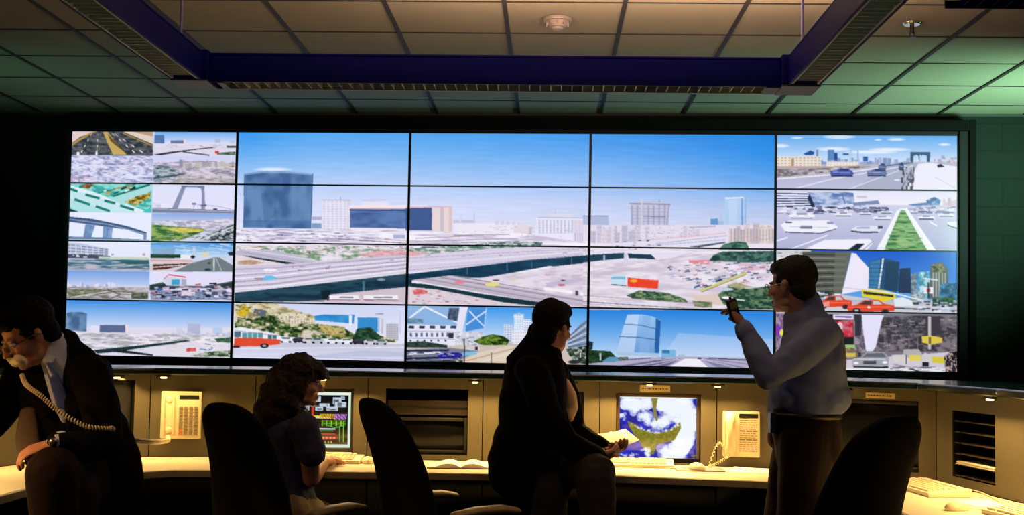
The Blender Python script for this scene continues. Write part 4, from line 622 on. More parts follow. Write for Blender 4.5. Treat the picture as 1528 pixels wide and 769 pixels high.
M_scr = screen_material('lit_display', 1.0)
M_bez = mat('display_bezel_black', (9, 10, 24), .35, nscale=40, namp=.05)
M_house = mat('housing_black', (4, 4, 6), .7, nscale=30, namp=.05, spec=.05)
M_inner = mat('housing_inner_grey', (16, 16, 19), .6, nscale=30, namp=.05, spec=.1)
LBL = [['display with four small pictures, dark motorway and pale district, top left of the video wall', 'display showing the top of a blue drum-shaped tower against sky', 'display of plain fading blue sky above the pale low blocks', 'display of plain deep blue sky, fourth in the top row', 'display with a grey arched bridge tower and two blue cars, top right'],
       ['display with four small pictures including teal avenues and a bridge tower', 'display with the body of the drum-shaped tower and a long blue building', 'display of hazy white city blocks, centre of the second row', 'display with hazy blocks and a pale blue glass tower near its right edge', 'display of heavy white traffic beside a green grass median'],
       ['display with four small pictures including a pale waterside building and a red-roofed station', 'display of a wide white expressway with a light blue car', 'display of crossing flyovers with a pale yellow car', 'display of a car park with a red billboard', 'display with red cars, a yellow bus and dark glass towers'],
       ['display showing one small copy of the wide city view, bottom left of the video wall', 'display of an orange and white bus on a grey street', 'display of a white braced tower and a purple vehicle on an avenue', 'display of a curved glass tower over an empty motorway', 'display of a silver car on a busy square with a red sign']]
SM4 = SROT.to_4x4()
def sloc(a, b_, d=0): return SCN + SX*((a-.5)*SW) + SU*((.5-b_)*SH) + SIN*d
for i in range(4):
    for j in range(5):
        a0, a1, b0, b1 = CU[j], CU[j+1], RV[i], RV[i+1]; ww, hh = (a1-a0)*SW, (b1-b0)*SH
        t = thing('display_panel', LBL[i][j], 'display', sloc((a0+a1)/2, b1), SROT, 'display panels of the video wall')
        gx = .0095; gz = .0056
        bm = new_bm(); x0, x1 = -ww/2+.001, ww/2-.001
        # housing with a rim standing a little proud of the picture
        box(bm, x0, x1, .004, .07, .0008, hh-.0008)
        box(bm, x0, x0+gx-.001, -.004, .004, .0008, hh-.0008); box(bm, x1-gx+.001, x1, -.004, .004, .0008, hh-.0008)
        box(bm, x0+gx-.001, x1-gx+.001, -.004, .004, .0008, gz); box(bm, x0+gx-.001, x1-gx+.001, -.004, .004, hh-gz, hh-.0008)
        obj('housing', bm, M_bez, t)
        nu = max(2, int((ww-2*gx)/.0048)); nv = max(2, int((hh-2*gz)/.0048))
        xs = np.linspace(-ww/2+gx, ww/2-gx, nu); zs = np.linspace(hh-gz, gz, nv); X, Z = np.meshgrid(xs, zs)
        U = (X/SW)+(a0+a1)/2; V = b1-Z/SH
        screen_mesh('screen', X, np.full_like(X, .0015), Z, CV.at(U, V), M_scr, t)
# surround
t = thing('video_wall_surround', 'black box surround framing the whole wall of displays', 'screen surround', sloc(.5, 1.04), SROT)
zb = -.0; H0 = .04*SH
L, R_, T_, B_ = -SW/2, SW/2, SH+H0, H0
bm = new_bm()
box(bm, L-.115, L-.045, -.03, .11, B_-.055, T_+.105); box(bm, R_+.07, R_+.115, -.03, .11, B_-.055, T_+.105)
box(bm, L-.045, R_+.07, -.03, .11, T_+.03, T_+.105)
obj('outer_frame', bm, M_house, t, bevel=.004)
bm = new_bm(); box(bm, L-.043, L-.002, -.015, .085, B_-.053, T_+.028); box(bm, R_+.002, R_+.068, -.015, .085, B_-.053, T_+.028); box(bm, L-.002, R_+.002, -.015, .085, B_-.053, B_-.002); box(bm, L-.002, R_+.002, -.005, .085, T_+.002, T_+.028)
obj('inner_frame', bm, M_inner, t, bevel=.003)
bm = new_bm(); box(bm, L-.04, R_+.06, .09, .11, B_-.05, T_+.02); obj('back_box', bm, M_house, t)

# ---------------------------------------------------------------- suspended luminaires
M_navy = mat('navy_enamel', (7, 10, 105), .5, nscale=15, namp=.08, spec=.06)
M_plate = mat('cover_plate_grey', (70, 78, 66), .5, nscale=20, namp=.05)
M_louv = mat('louvre_aluminium', (150, 160, 160), .5, nscale=20, namp=.05)
M_steel = mat('brushed_rod', (90, 90, 140), .4, metal=.4, nscale=20, namp=.05)
def beam(parent, x0, x1, y0, y1, z0, z1, along, tube_w=.16, tube_c=(.85, 1, .6)):
    """inverted channel with a cross-blade louvre set in its underside"""
    bm = new_bm(); w_ = .012
    if along == 'x':
        box(bm, x0, x1, y0, y0+w_, z0, z1); box(bm, x0, x1, y1-w_, y1, z0, z1)
    else:
        box(bm, x0, x0+w_, y0, y1, z0, z1); box(bm, x1-w_, x1, y0, y1, z0, z1)
    box(bm, x0, x1, y0, y1, z1-w_, z1+.006)
    o = obj('channel', bm, M_navy, parent, bevel=.004)
    bm = new_bm(); zz0, zz1 = z0+.002, z0+.045
    if along == 'x':
        n = int((x1-x0-.1)/.047)
        for k in range(n+1): box(bm, x0+.05+k*.047, x0+.05+k*.047+.004, y0+w_, y1-w_, zz0, zz1)
        box(bm, x0+.02, x1-.02, y0+w_, y0+w_+.008, zz0, zz1+.01); box(bm, x0+.02, x1-.02, y1-w_-.008, y1-w_, zz0-.004, zz1+.01)
    else:
        n = int((y1-y0-.1)/.047)
        for k in range(n+1): box(bm, x0+w_, x1-w_, y0+.05+k*.047, y0+.05+k*.047+.004, zz0, zz1)
        box(bm, x0+w_, x0+w_+.008, y0+.02, y1-.02, zz0, zz1+.01); box(bm, x1-w_-.008, x1-w_, y0+.02, y1-.02, zz0, zz1+.01)
    obj('louvre', bm, M_louv if tube_w else M_navy, o)
    if not tube_w: return o
    l = bpy.data.lights.new('dimmed_tube', 'AREA'); l.shape = 'RECTANGLE'; l.size = max(x1-x0, y1-y0)-.2; l.size_y = .03; l.color = tube_c; l.energy = tube_w*l.size/3
    lo = bpy.data.objects.new('dimmed_tube', l); COL.objects.link(lo); lo.parent = parent; lo.location = ((x0+x1)/2, (y0+y1)/2, z1-.025); lo.rotation_euler = (0, 0, 0 if along == 'x' else PI/2)
    return o
LZ0, LZ1 = 2.5, 2.625
t = thing('suspended_luminaire', 'navy U-shaped light channel with louvres hanging below the ceiling tiles', 'ceiling light', (-.26, 5.28, LZ0))
ox, oy = -.26, 5.28
def lb(x0, x1, y0, y1, along, *a): return beam(t, x0-ox, x1-ox, y0-oy, y1-oy, 0, LZ1-LZ0, along, *a)
lb(-1.52, .99, 5.2, 5.36, 'x', .05, (.6, .8, 1)); lb(-1.685, -1.545, 1.6, 5.17, 'y'); lb(1.015, 1.155, 1.6, 5.17, 'y', .26)
for s, xa, xb in ((-1, -1.69, -1.52), (1, .99, 1.16)):
    bm = new_bm(); box(bm, xa-ox, xb-ox, 5.17-oy, 5.365-oy, .004, LZ1-LZ0+.012); o = obj('corner_block', bm, M_navy, t, bevel=.004)
    bm = new_bm(); box(bm, xa-ox+.003, xb-ox-.003, 5.172-oy, 5.362-oy, -.003, .004)
    box(bm, (xb if s < 0 else xa-.06)-ox+.03*(s < 0), (xb+.06 if s < 0 else xa)-ox, 5.215-oy, 5.345-oy, -.003, .003); obj('cover_plate', bm, M_plate, o)
for xx in (-1.64, 1.075):
    for yy in (5.16, 2.6):
        bm = new_bm(); cyl(bm, (xx-ox, yy-oy, LZ1-LZ0), .006, CZ-LZ1-.004, 10); cyl(bm, (xx-ox, yy-oy, LZ1-LZ0), .018, .012, 14)
        obj('suspension_rod', bm, M_steel, t, smooth=False)
t = thing('suspended_luminaire', 'second navy light channel cut off at the top right corner of the photo', 'ceiling light', (2.6, 3.86, LZ0))
beam(t, -1.3, 1.6, -.1, .13, .0, .12, 'x', 0)
bm = new_bm(); cyl(bm, (-1.3, .015, .01), .06, .1, 24); obj('end_cap', bm, M_plate, t, bevel=.004)
for xx in (-.9, 1.2):
    bm = new_bm(); cyl(bm, (xx, .015, .12), .006, CZ-LZ0-.124, 10); obj('suspension_rod', bm, M_steel, t)

# smoke detector and sprinkler
M_plast = mat('offwhite_plastic', (112, 104, 98), .5, nscale=20, namp=.03)
q = PZ(832, 27, CZ)
t = thing('smoke_detector', 'round off-white smoke detector on the ceiling above the centre', 'smoke detector', (q.x, q.y, CZ))
bm = new_bm(); cyl(bm, (0, 0, -.02), .075, .018, 32); obj('base', bm, M_plast, t, bevel=.003)
bm = new_bm(); cyl(bm, (0, 0, -.05), .042, .03, 32, .062); cyl(bm, (0, 0, -.062), .026, .012, 24, .034)
for k in range(10):
    a = k*PI/5; box(bm, -.004, .004, .050, .062, -.042, -.026, Matrix.Rotation(a, 4, 'Z'))
obj('sensor_head', bm, M_plast, t, bevel=.002)
q = PZ(1361, 34, CZ)
M_chr = mat('chromed_brass', (190, 196, 180), .2, metal=.9)
t = thing('sprinkler_head', 'small metal sprinkler with round plate on the ceiling at right', 'sprinkler', (q.x, q.y, CZ))
bm = new_bm(); cyl(bm, (0, 0, -.012), .042, .01, 28, .05); obj('escutcheon', bm, M_chr, t, bevel=.002)
bm = new_bm(); cyl(bm, (0, 0, -.06), .011, .05, 14); cyl(bm, (0, 0, -.078), .02, .004, 16); box(bm, -.013, -.009, -.003, .003, -.076, -.05); box(bm, .009, .013, -.003, .003, -.076, -.05)
obj('nozzle', bm, mat('dark_brass', (50, 50, 40), .4, metal=.7), t)

# ---------------------------------------------------------------- console cabinets
M_pan = mat('console_panel_beige', (79, 73, 52), .6, nscale=60, namp=.06, bump=.05)
M_body = mat('console_body_dark', (9, 9, 9), .8, nscale=20, namp=.08, spec=.1)
M_dark = mat('bay_interior_black', (7, 7, 7), .6, nscale=20, namp=.1)
M_desk = mat('worktop_laminate', (214, 206, 184), .35, nscale=90, namp=.03)
M_edge = mat('worktop_edge_trim', (150, 138, 108), .5, nscale=30, namp=.05)
M_ledge = mat('ledge_dark_green_laminate', (16, 32, 32), .16, nscale=20, namp=.05, coat=.3)
M_label = mat('label_card', (206, 188, 140), .6, nscale=40, namp=.04)
M_ink = mat('printed_ink', (60, 50, 40), .7)
DZ = .75; TZ = 1.178
poly = [(-2.76, 4.0), (-2.76, 5.1), (-2.48, 5.8), (-2.07, 6.2), (-1.54, 6.28), (-.95, 6.31), (-.345, 6.31), (.267, 6.31), (.872, 6.28), (1.17, 6.22), (1.82, 5.72), (1.935, 4.95), (1.95, 4.0)]
class Unit:
    def __init__(s, k, label):
        s.a = Vector((*poly[k], 0)); s.b = Vector((*poly[k+1], 0)); s.L = (s.b-s.a).length; d = (s.b-s.a)/s.L
        s.ang = math.atan2(d.y, d.x); s.d = d; s.n = Vector((-d.y, d.x, 0))       # n points into the cabinet
        s.t = thing('console_cabinet', label, 'console cabinet', s.a, (0, 0, s.ang), 'console cabinets')
    def loc(s, px, py):
        """point of the front face seen at this place -> local x, z"""
        r = ray(px, py); t_ = (s.a-CAM).dot(s.n)/r.dot(s.n); q = CAM+r*t_; return (q-s.a).dot(s.d), q.z
    def face(s, op=None, deep=.34):
        g = .0025; L = s.L; bm = new_bm()
        if op is None: box(bm, g, L-g, 0, .02, DZ+.001, TZ-.002)
        else:
            x0, x1, z0, z1 = op
            box(bm, g, x0, 0, .02, DZ+.001, TZ-.002); box(bm, x1, L-g, 0, .02, DZ+.001, TZ-.002); box(bm, x0, x1, 0, .02, DZ+.001, z0); box(bm, x0, x1, 0, .02, z1, TZ-.002)
        obj('front_panel', bm, M_pan, s.t)
        bm = new_bm()
        if op is None: box(bm, .003, L-.003, .024, .5, DZ+.03, TZ-.003)
        else:
            x0, x1, z0, z1 = op
            box(bm, .003, x0-.012, .024, .5, DZ+.03, TZ-.003); box(bm, x1+.012, L-.003, .024, .5, DZ+.03, TZ-.003)
            box(bm, x0-.012, x1+.012, .024, .5, DZ+.03, z0-.012); box(bm, x0-.012, x1+.012, .024, .5, z1+.012, TZ-.003); box(bm, x0-.012, x1+.012, deep+.03, .5, z0-.012, z1+.012)
        obj('carcass', bm, M_body, s.t)
        bm = new_bm(); box(bm, .003, L-.003, .03, .5, 0, DZ-.04); obj('base_cabinet', bm, M_body, s.t, bevel=.003)
        if op is not None:
            bm = new_bm(); w_ = .004
            box(bm, x0-w_, x0, .001, deep, z0-w_, z1+w_); box(bm, x1, x1+w_, .001, deep, z0-w_, z1+w_)
            box(bm, x0, x1, .001, deep, z0-w_, z0); box(bm, x0, x1, .001, deep, z1, z1+w_); box(bm, x0, x1, deep, deep+w_, z0, z1)
            obj('bay_lining', bm, M_dark, s.t)
    def plate(s, px0, px1, py0, py1, seedn=1):
        x0, z1 = s.loc(px0, py0); x1, z0 = s.loc(px1, py1)
        bm = new_bm(); box(bm, x0, x1, -.003, 0, z0, z1); o = obj('label_plate', bm, M_label, s.t)
        bm = new_bm(); rs = random.Random(seedn); x = x0+.012
        while x < x1-.02:
            w_ = rs.uniform(.004, .012); box(bm, x, x+w_, -.0036, -.003, (z0+z1)/2-.004, (z0+z1)/2+.003); x += w_+.004
        obj('print', bm, M_ink, o)
    def open_rect(s, px0, px1, py0, py1):
        ym = (py0+py1)/2; x0 = s.loc(px0, ym)[0]; x1 = s.loc(px1, ym)[0]; xm = (px0+px1)/2
        return (x0, x1, s.loc(xm, py1)[1], s.loc(xm, py0)[1])
    def W(s, x, y, z): return s.a + s.d*x + s.n*y + Vector((0, 0, z))

u_l0 = Unit(0, 'far left wing cabinet behind the man on the phone'); u_l0.face()
u_l1 = Unit(1, 'slanted cabinet at the left corner, hidden behind the seated man in a suit'); u_l1.face()
u_a = Unit(2, 'narrow cabinet with dark bay just right of the man on the phone'); op_a = u_a.open_rect(150, 200, 568, 680); u_a.face((max(.05, op_a[0]), min(op_a[1], u_a.L-.06), *op_a[2:]))
u_b = Unit(3, 'cabinet carrying the phone without its handset'); u_b.face()
u_c = Unit(4, 'cabinet holding the colourful diagram screen in front of the woman'); op_c = u_c.open_rect(400, 527, 580, 683); u_c.face(op_c); u_c.plate(436, 485, 567, 578, 4)
u_d = Unit(5, 'cabinet with an empty dark bay above the open book'); op_d = u_d.open_rect(575, 698, 581, 679); u_d.face(op_d)
u_e = Unit(6, 'cabinet with dark bay behind the man perched on the desk'); op_e = u_e.open_rect(748, 871, 584, 686); u_e.face(op_e)
u_f = Unit(7, 'cabinet holding the weather map screen'); op_f = u_f.open_rect(919, 1046, 588, 691); u_f.face(op_f); u_f.plate(955, 1000, 575, 586, 9)
u_g = Unit(8, 'cabinet carrying the complete desk phone left of the standing man'); u_g.face()
u_h = Unit(9, 'cabinet with switched-off screen behind the right-hand chair'); op_h = u_h.open_rect(1186, 1371, 596, 699); u_h.face(op_h); u_h.plate(1292, 1336, 586, 596, 5)
u_i = Unit(10, 'angled cabinet with slotted paper organizer at right'); op_i = u_i.open_rect(1421, 1485, 616, 718); u_i.face(op_i, .3)
u_j = Unit(11, 'last cabinet at the right edge of the photo'); op_j = (.10, .5, .84, 1.09); u_j.face(op_j)

def offset(pl, d):
    out = []
    for i, p in enumerate(pl):
        a = Vector(pl[max(0, i-1)]); b_ = Vector(pl[min(len(pl)-1, i+1)]); t_ = (b_-a).normalized(); out.append((p[0]+t_.y*d, p[1]-t_.x*d))
    return out
fr = offset(poly, .125); bk = offset(poly, -.62)
bk[0] = (-3.3, 4.0); bk[1] = (-3.3, 5.3); bk[-1] = (2.55, 4.0); bk[-2] = (2.52, 5.1)
def strip(bm, A, B, z0, z1):
    n = len(A); v = []
    for p in (A, B):
        for z in (z0, z1): v.append([bm.verts.new((q[0], q[1], z)) for q in p])
    a0, a1, b0, b1 = v
    for i in range(n-1):
        bm.faces.new((a0[i], a0[i+1], a1[i+1], a1[i])); bm.faces.new((b0[i+1], b0[i], b1[i], b1[i+1]))
        bm.faces.new((a1[i], a1[i+1], b1[i+1], b1[i])); bm.faces.new((a0[i+1], a0[i], b0[i], b0[i+1]))
    for i in (0, n-1): bm.faces.new((a0[i], a1[i], b1[i], b0[i]))
bm = new_bm(); strip(bm, fr, bk, TZ, TZ+.035)
o = obj('console_ledge', bm, M_ledge, bevel=.006); tag(o, 'long dark green glossy ledge capping the whole console below the displays', 'ledge')
# worktop
front = [(-2.1, 4.0), (-2.1, 4.95), (-1.98, 5.4), (-1.75, 5.6), (-1.3, 5.66), (-.4, 5.72), (.3, 5.74), (.95, 5.64), (1.14, 5.55), (1.29, 5.3), (1.345, 4.9), (1.345, 4.0)]
back = [(-2.755, 4.0), (-2.755, 5.1), (-2.475, 5.795), (-2.07, 6.19), (-1.54, 6.27), (-.345, 6.302), (.267, 6.302), (.872, 6.27), (1.17, 6.21), (1.81, 5.715), (1.925, 4.95), (1.94, 4.0)]
t = thing('worktop', 'long cream worktop bent along the console, brightly lit', 'worktop', (0, 0, 0))
bm = new_bm(); strip(bm, front, back, DZ-.03, DZ); obj('slab', bm, M_desk, t, bevel=.004)
bm = new_bm(); strip(bm, offset(front, .012), front, DZ-.034, DZ-.002); obj('edge_trim', bm, M_edge, t, bevel=.003)

# task lights tucked under the ledge
M_lamp = mat('lamp_lens', (255, 220, 120), .4, emit=(1, .62, .16), estr=14)
M_lampb = mat('lamp_body', (40, 38, 34), .5, metal=.4)
def task_light(u, x, label, power, wdt=.5, visible=True):
    pos = u.W(x, -.095, TZ-.016)
    t = thing('task_light', label, 'task light', pos, (0, 0, u.ang), 'small task lights under the ledge')
    bm = new_bm(); box(bm, -.035, .035, -.014, .014, .004, .0155); obj('housing', bm, M_lampb, t, bevel=.002)
    bm = new_bm(); box(bm, -.014, .014, -.010, .010, -.002, .0045); obj('lens', bm, M_lamp, t, bevel=.002)
    l = bpy.data.lights.new('task_beam', 'AREA'); l.shape = 'RECTANGLE'; l.size = wdt; l.size_y = .02; l.color = (1, .60, .20); l.energy = power*2.0; l.spread = math.radians(140)
    o = bpy.data.objects.new('task_beam', l); COL.objects.link(o); o.parent = t; o.location = (0, 0, -.004); o.rotation_euler = (math.radians(-14), 0, 0)
task_light(u_l0, u_l0.L*.35, 'small added lamp under the ledge on the far left wing', 6.0)  # added to brighten the left wing and the hand there
task_light(u_l1, u_l1.L*.4, 'small added lamp under the ledge at the left corner', 2.0)  # second added lamp, brightens the left corner
task_light(u_a, u_a.L*.6, 'small lamp under the ledge beside the man on the phone', 1.2)
task_light(u_b, .08, 'small lit lamp under the ledge above the phone without handset', 1.6)
task_light(u_c, u_c.L*.62, 'small lamp under the ledge above the diagram screen', 3.4)
task_light(u_d, u_d.L*.94, 'small lit lamp under the ledge right of the empty bay', 3.4)
task_light(u_e, u_e.L*.75, 'small lamp under the ledge beside the perched man', 2.6)
task_light(u_f, u_f.L*.42, 'small lamp under the ledge over the weather map screen', 4.4)
task_light(u_g, .01, 'small lit lamp under the ledge between weather map and phone', 2.0, .3)
task_light(u_h, u_h.L*.5, 'small lamp under the ledge above the switched-off screen', 2.4)
task_light(u_i, u_i.L*.86, 'small lit lamp under the ledge above the paper organizer', 3.2)
task_light(u_j, u_j.L*.5, 'small lamp under the ledge at the right edge', 3.2)

# ---------------------------------------------------------------- screens in the bays
M_crtb = mat('monitor_bezel_dark', (34, 32, 28), .45, nscale=30, namp=.06)
M_crtw = mat('monitor_frame_light', (190, 184, 160), .45, nscale=30, namp=.04)
M_crt = screen_material('crt_glass', 1.0, .12)
M_off = mat('dead_glass', (6, 7, 8), .3, spec=.25)
def crt(u, op, label, canvas, framem, lit=True):
    x0, x1, z0, z1 = op; cx = (x0+x1)/2; t = thing('crt_monitor', label, 'monitor', u.W(cx, .045, z0+.001), (0, 0, u.ang)); w_, h = x1-x0-.004, z1-z0-.004
    bm = new_bm(); e = .018
    box(bm, -w_/2, -w_/2+e, 0, .05, 0, h); box(bm, w_/2-e, w_/2, 0, .05, 0, h); box(bm, -w_/2+e, w_/2-e, 0, .05, 0, e); box(bm, -w_/2+e, w_/2-e, 0, .05, h-e, h)
    obj('bezel', bm, framem, t, bevel=.004)
    bm = new_bm(); prism(bm, [(-w_/2+.01, .05), (w_/2-.01, .05), (w_/2-.1, .26), (-w_/2+.1, .26)], .004, h-.004); obj('tube_housing', bm, M_crtb, t)
    nu, nv = 120, 100; U, V = np.meshgrid(np.linspace(0, 1, nu), np.linspace(0, 1, nv)); X = (U-.5)*(w_-2*e); Z = e+(1-V)*(h-2*e)
    Y = .012+.014*((2*U-1)**2+(2*V-1)**2)
    if lit: screen_mesh('screen', X, Y, Z, canvas.at(U, V), M_crt, t)
    else: screen_mesh('screen', X, Y, Z, np.zeros((nv, nu, 3)), M_off, t)
    return t
# weather map, drawn in its own 390 x 300 frame
cw = Canvas(520, 400, lambda x, y: (x/390, y/300)); cw.f(0, 0, 1)
cw.rect(0, 0, 390, 300, (22, 34, 170)); cw.tex([(0, 0), (390, 0), (390, 300), (0, 300)], [(14, 24, 150), (30, 44, 190)], 40, 40)
def cloud(pts, n, rr, seed, a=.5):
    rs = random.Random(seed)
    for _ in range(n):
        i = rs.randrange(len(pts)-1); f = rs.random(); x = pts[i][0]*(1-f)+pts[i+1][0]*f+rs.gauss(0, rr*.8); y = pts[i][1]*(1-f)+pts[i+1][1]*f+rs.gauss(0, rr*.7); r = rr*rs.uniform(.3, 1); cw.oval(x, y, r*1.3, r, (240, 246, 255), a)
cloud([(10, 20), (60, 30), (120, 20), (150, 40)], 90, 20, 1); cloud([(60, 40), (110, 80), (160, 120), (220, 130), (270, 90), (300, 60)], 150, 17, 2, .45)
cloud([(200, 20), (260, 30), (330, 40), (340, 120), (330, 200), (300, 270), (220, 290)], 340, 26, 3, .5); cloud([(360, 60), (372, 140), (350, 230), (300, 285)], 120, 18, 4)
cloud([(0, 90), (30, 100)], 16, 9, 5); cloud([(0, 290), (40, 292), (100, 290)], 20, 7, 6); 
cw.poly([(160, 0), (195, 0), (185, 60), (196, 110), (186, 120), (172, 80), (168, 40)], (140, 130, 50))
cw.poly([(40, 120), (70, 130), (110, 160), (190, 175), (250, 160), (310, 120), (312, 150), (300, 175), (280, 210), (230, 225), (190, 232), (182, 260), (176, 285), (150, 280), (128, 260), (100, 220), (70, 180), (50, 150)], (124, 122, 34)); cw.tex([(44, 126), (110, 162), (190, 177), (250, 162), (308, 126), (298, 175), (270, 208), (190, 228), (176, 280), (130, 258), (80, 190)], [(104, 104, 24), (150, 144, 56)], 14, 10, .6)
for k in range(7): cw.line([(80+k*32, 150+6*math.sin(k)), (84+k*31, 215)], 1.5, (84, 84, 20), .6)
cloud([(45, 122), (110, 158), (190, 176), (260, 160), (310, 118)], 60, 6, 12, .5); cloud([(130, 250), (150, 290)], 26, 10, 13, .5); cloud([(300, 170), (320, 260)], 40, 12, 14, .4)
cw.poly([(340, 290), (390, 210), (390, 300)], (26, 40, 180), .8); cw.oval(378, 288, 12, 7, (120, 120, 40)); cw.rect(0, 0, 390, 5, (240, 250, 240), .9); cw.blur()
crt(u_f, op_f, 'lit monitor showing a white-clouded weather map of a green continent', cw, mat('monitor_bezel_brown', (74, 62, 38), .45))
# schematic, frame 300 x 250
cs = Canvas(480, 400, lambda x, y: (x/300, y/250)); cs.f(0, 0, 1); cs.rect(0, 0, 300, 250, (6, 10, 16)); rs = random.Random(5)
cs.rect(0, 0, 300, 14, (220, 236, 220)); cs.rect(288, 0, 300, 250, (210, 236, 216)); cs.rect(0, 236, 300, 250, (214, 230, 210)); cs.rect(0, 0, 8, 250, (210, 236, 216))
for (x, y, w_, h) in ((30, 24, 40, 12), (90, 22, 34, 8), (100, 40, 50, 14), (160, 20, 20, 24), (40, 50, 44, 10), (228, 24, 34, 30), (236, 44, 44, 22), (176, 52, 40, 12), (110, 64, 26, 18), (160, 66, 30, 16), (204, 64, 44, 18), (60, 72, 30, 14), (20, 76, 30, 12), (258, 20, 16, 14)):
    cs.rect(x, y, x+w_, y+h, (190, 206, 222)); 
    for k in range(4): cs.rect(x+rs.uniform(0, w_-6), y+rs.uniform(0, h-3), x+w_*rs.random()+3, y+h*rs.random()+2, (60, 70, 90), .7)
for (x, y0, y1) in ((86, 60, 110), (146, 56, 110), (152, 30, 60), (30, 60, 110)): cs.rect(x, y0, x+9, y1, (206, 50, 30)); 
cs.line([(20, 62), (190, 62)], 2, (230, 240, 250)); cs.line([(150, 20), (150, 60)], 2, (230, 240, 250)); cs.rect(20, 104, 190, 112, (226, 196, 40)); cs.rect(100, 110, 220, 118, (206, 214, 150)); cs.rect(20, 96, 90, 100, (230, 230, 240))
for k in range(9): cs.rect(180+k*6.5, 98, 184+k*6.5, 120, (230, 210, 60)); cs.line([(180+k*6.5, 120), (186+k*6.5, 98)], 2, (200, 90, 30))
for k in range(8): cs.rect(236+k*6, 98, 240+k*6, 124, (150, 60, 180)); cs.line([(236+k*6, 124), (241+k*6, 98)], 1.6, (230, 190, 240))
for k in range(5): cs.rect(186, 128+k*6, 282, 130+k*6, (90, 190, 40)); cs.rect(188+k*18, 126, 191+k*18, 152, (190, 220, 60))
for (x0, y0, x1, y1) in ((120, 130, 170, 160), (20, 130, 100, 170)):
    for k in range(3): cs.rect(x0, y0+k*10, x1, y0+k*10+3, (206, 60, 40)); cs.rect(x0+k*14, y0, x0+k*14+6, y1, (220, 90, 50))
    cs.rect(x0+10, y0+12, x1-14, y0+20, (230, 236, 246))
cs.line([(210, 150), (240, 160), (270, 150)], 3, (60, 200, 80)); cs.rect(150, 172, 230, 176, (60, 190, 70)); cs.rect(128, 186, 240, 192, (190, 40, 40)); cs.rect(128, 200, 250, 214, (160, 24, 30))
for k in range(8): cs.rect(134+k*14, 202, 142+k*14, 210, (236, 130, 110)); cs.rect(140+k*12, 220, 144+k*12, 230, (226, 200, 80))
cs.rect(255, 150, 259, 225, (80, 200, 60)); cs.rect(270, 130, 274, 225, (120, 210, 60)); cs.rect(178, 162, 240, 168, (226, 236, 246)); cs.rect(20, 180, 110, 184, (80, 190, 80)); cs.rect(30, 195, 100, 215, (190, 60, 40)); cs.blur()
t = crt(u_c, (op_c[0], op_c[1], op_c[2]+.028, op_c[3]), 'lit monitor full of coloured diagram blocks on black, beside the woman', cs, M_crtb)
bm = new_bm(); w_ = op_c[1]-op_c[0]-.01; box(bm, -w_/2, w_/2, -.03, .03, -.028, -.003); obj('front_base', bm, M_crtw, t, bevel=.004)
crt(u_h, (op_h[0], op_h[1], op_h[2], op_h[3]), 'large switched-off black monitor behind the right-hand chair', None, M_dark, False)
# slanted rail inside the empty bay and dark devices in the others
x0, x1, z0, z1 = op_d
M_rail = mat('bay_drawer_bronze', (50, 43, 31), .4, nscale=20, namp=.08)
t = thing('bay_drawer', 'bronze drawer rail across the empty dark bay above the book', 'drawer', u_d.W(0, .05, z0+(z1-z0)*.6), (0, 0, u_d.ang))
H = (z1-z0)
bm = new_bm(); box(bm, x0+.004, x1-.004, 0, .2, 0, H*.12); box(bm, x0+.004, x1-.004, -.008, 0, H*.13, H*.22); obj('drawer_front', bm, M_rail, t, bevel=.003)
bm = new_bm(); box(bm, x0+.004, x1-.004, -.01, -.004, H*.115, H*.13); obj('drawer_lip', bm, M_dark, t)
crt(u_d, (x0+.002, x1-.002, z0+.002, z0+H*.57), 'dark switched-off monitor low in the bay above the open book', None, M_dark, False)
crt(u_e, op_e, 'dark switched-off monitor behind the perched man', None, M_dark, False)
x0, x1, z0, z1 = op_a; x0 = max(.05, x0); x1 = min(x1, u_a.L-.06)
t = thing('rack_unit', 'dark rack unit in the bay right of the man on the phone', 'rack unit', u_a.W((x0+x1)/2, .03, z0+.003), (0, 0, u_a.ang)); w_ = x1-x0-.008; H = z1-z0-.006
bm = new_bm(); box(bm, -w_/2, w_/2, 0, .26, 0, H); obj('case', bm, M_dark, t, bevel=.004)
bm = new_bm()
for k in (.25, .32): box(bm, w_/2-.07, w_/2-.012, -.005, 0, H*k, H*k+.006)
obj('slot_trim', bm, M_label, t)
# organizer
x0, x1, z0, z1 = op_i; w_ = x1-x0-.004; H = z1-z0-.004
t = thing('paper_organizer', 'black organizer with six slots in the angled cabinet', 'paper organizer', u_i.W((x0+x1)/2, .004, z0+.002), (0, 0, u_i.ang))
bm = new_bm(); box(bm, -w_/2, -w_/2+.006, 0, .28, 0, H); box(bm, w_/2-.006, w_/2, 0, .28, 0, H); box(bm, -w_/2, w_/2, .274, .28, 0, H); obj('frame', bm, M_body, t)
for k in range(6):
    bm = new_bm(); z = H*k/6; box(bm, -w_/2+.006, w_/2-.006, .012, .27, z+.001, z+.006); box(bm, -w_/2+.006, -w_/2+.05, .004, .012, z+.001, z+.006); obj('shelf', bm, M_rail, t)
z = z0+.002+H/6+.007
bm = new_bm()
for k in range(5): box(bm, -w_/2+.012+.002*k, w_/2-.014-.003*(k % 2), .0+.004*(k % 3), .2, k*.0028, k*.0028+.0022)
M_paper = mat('paper_white', (236, 230, 214), .8, nscale=60, namp=.03)
o = obj('paper_stack', bm, M_paper); o.location = u_i.W((x0+x1)/2, .008, z); o.rotation_euler = (0, 0, u_i.ang); tag(o, 'thin stack of cream paper in the lowest filled organizer slot', 'paper')

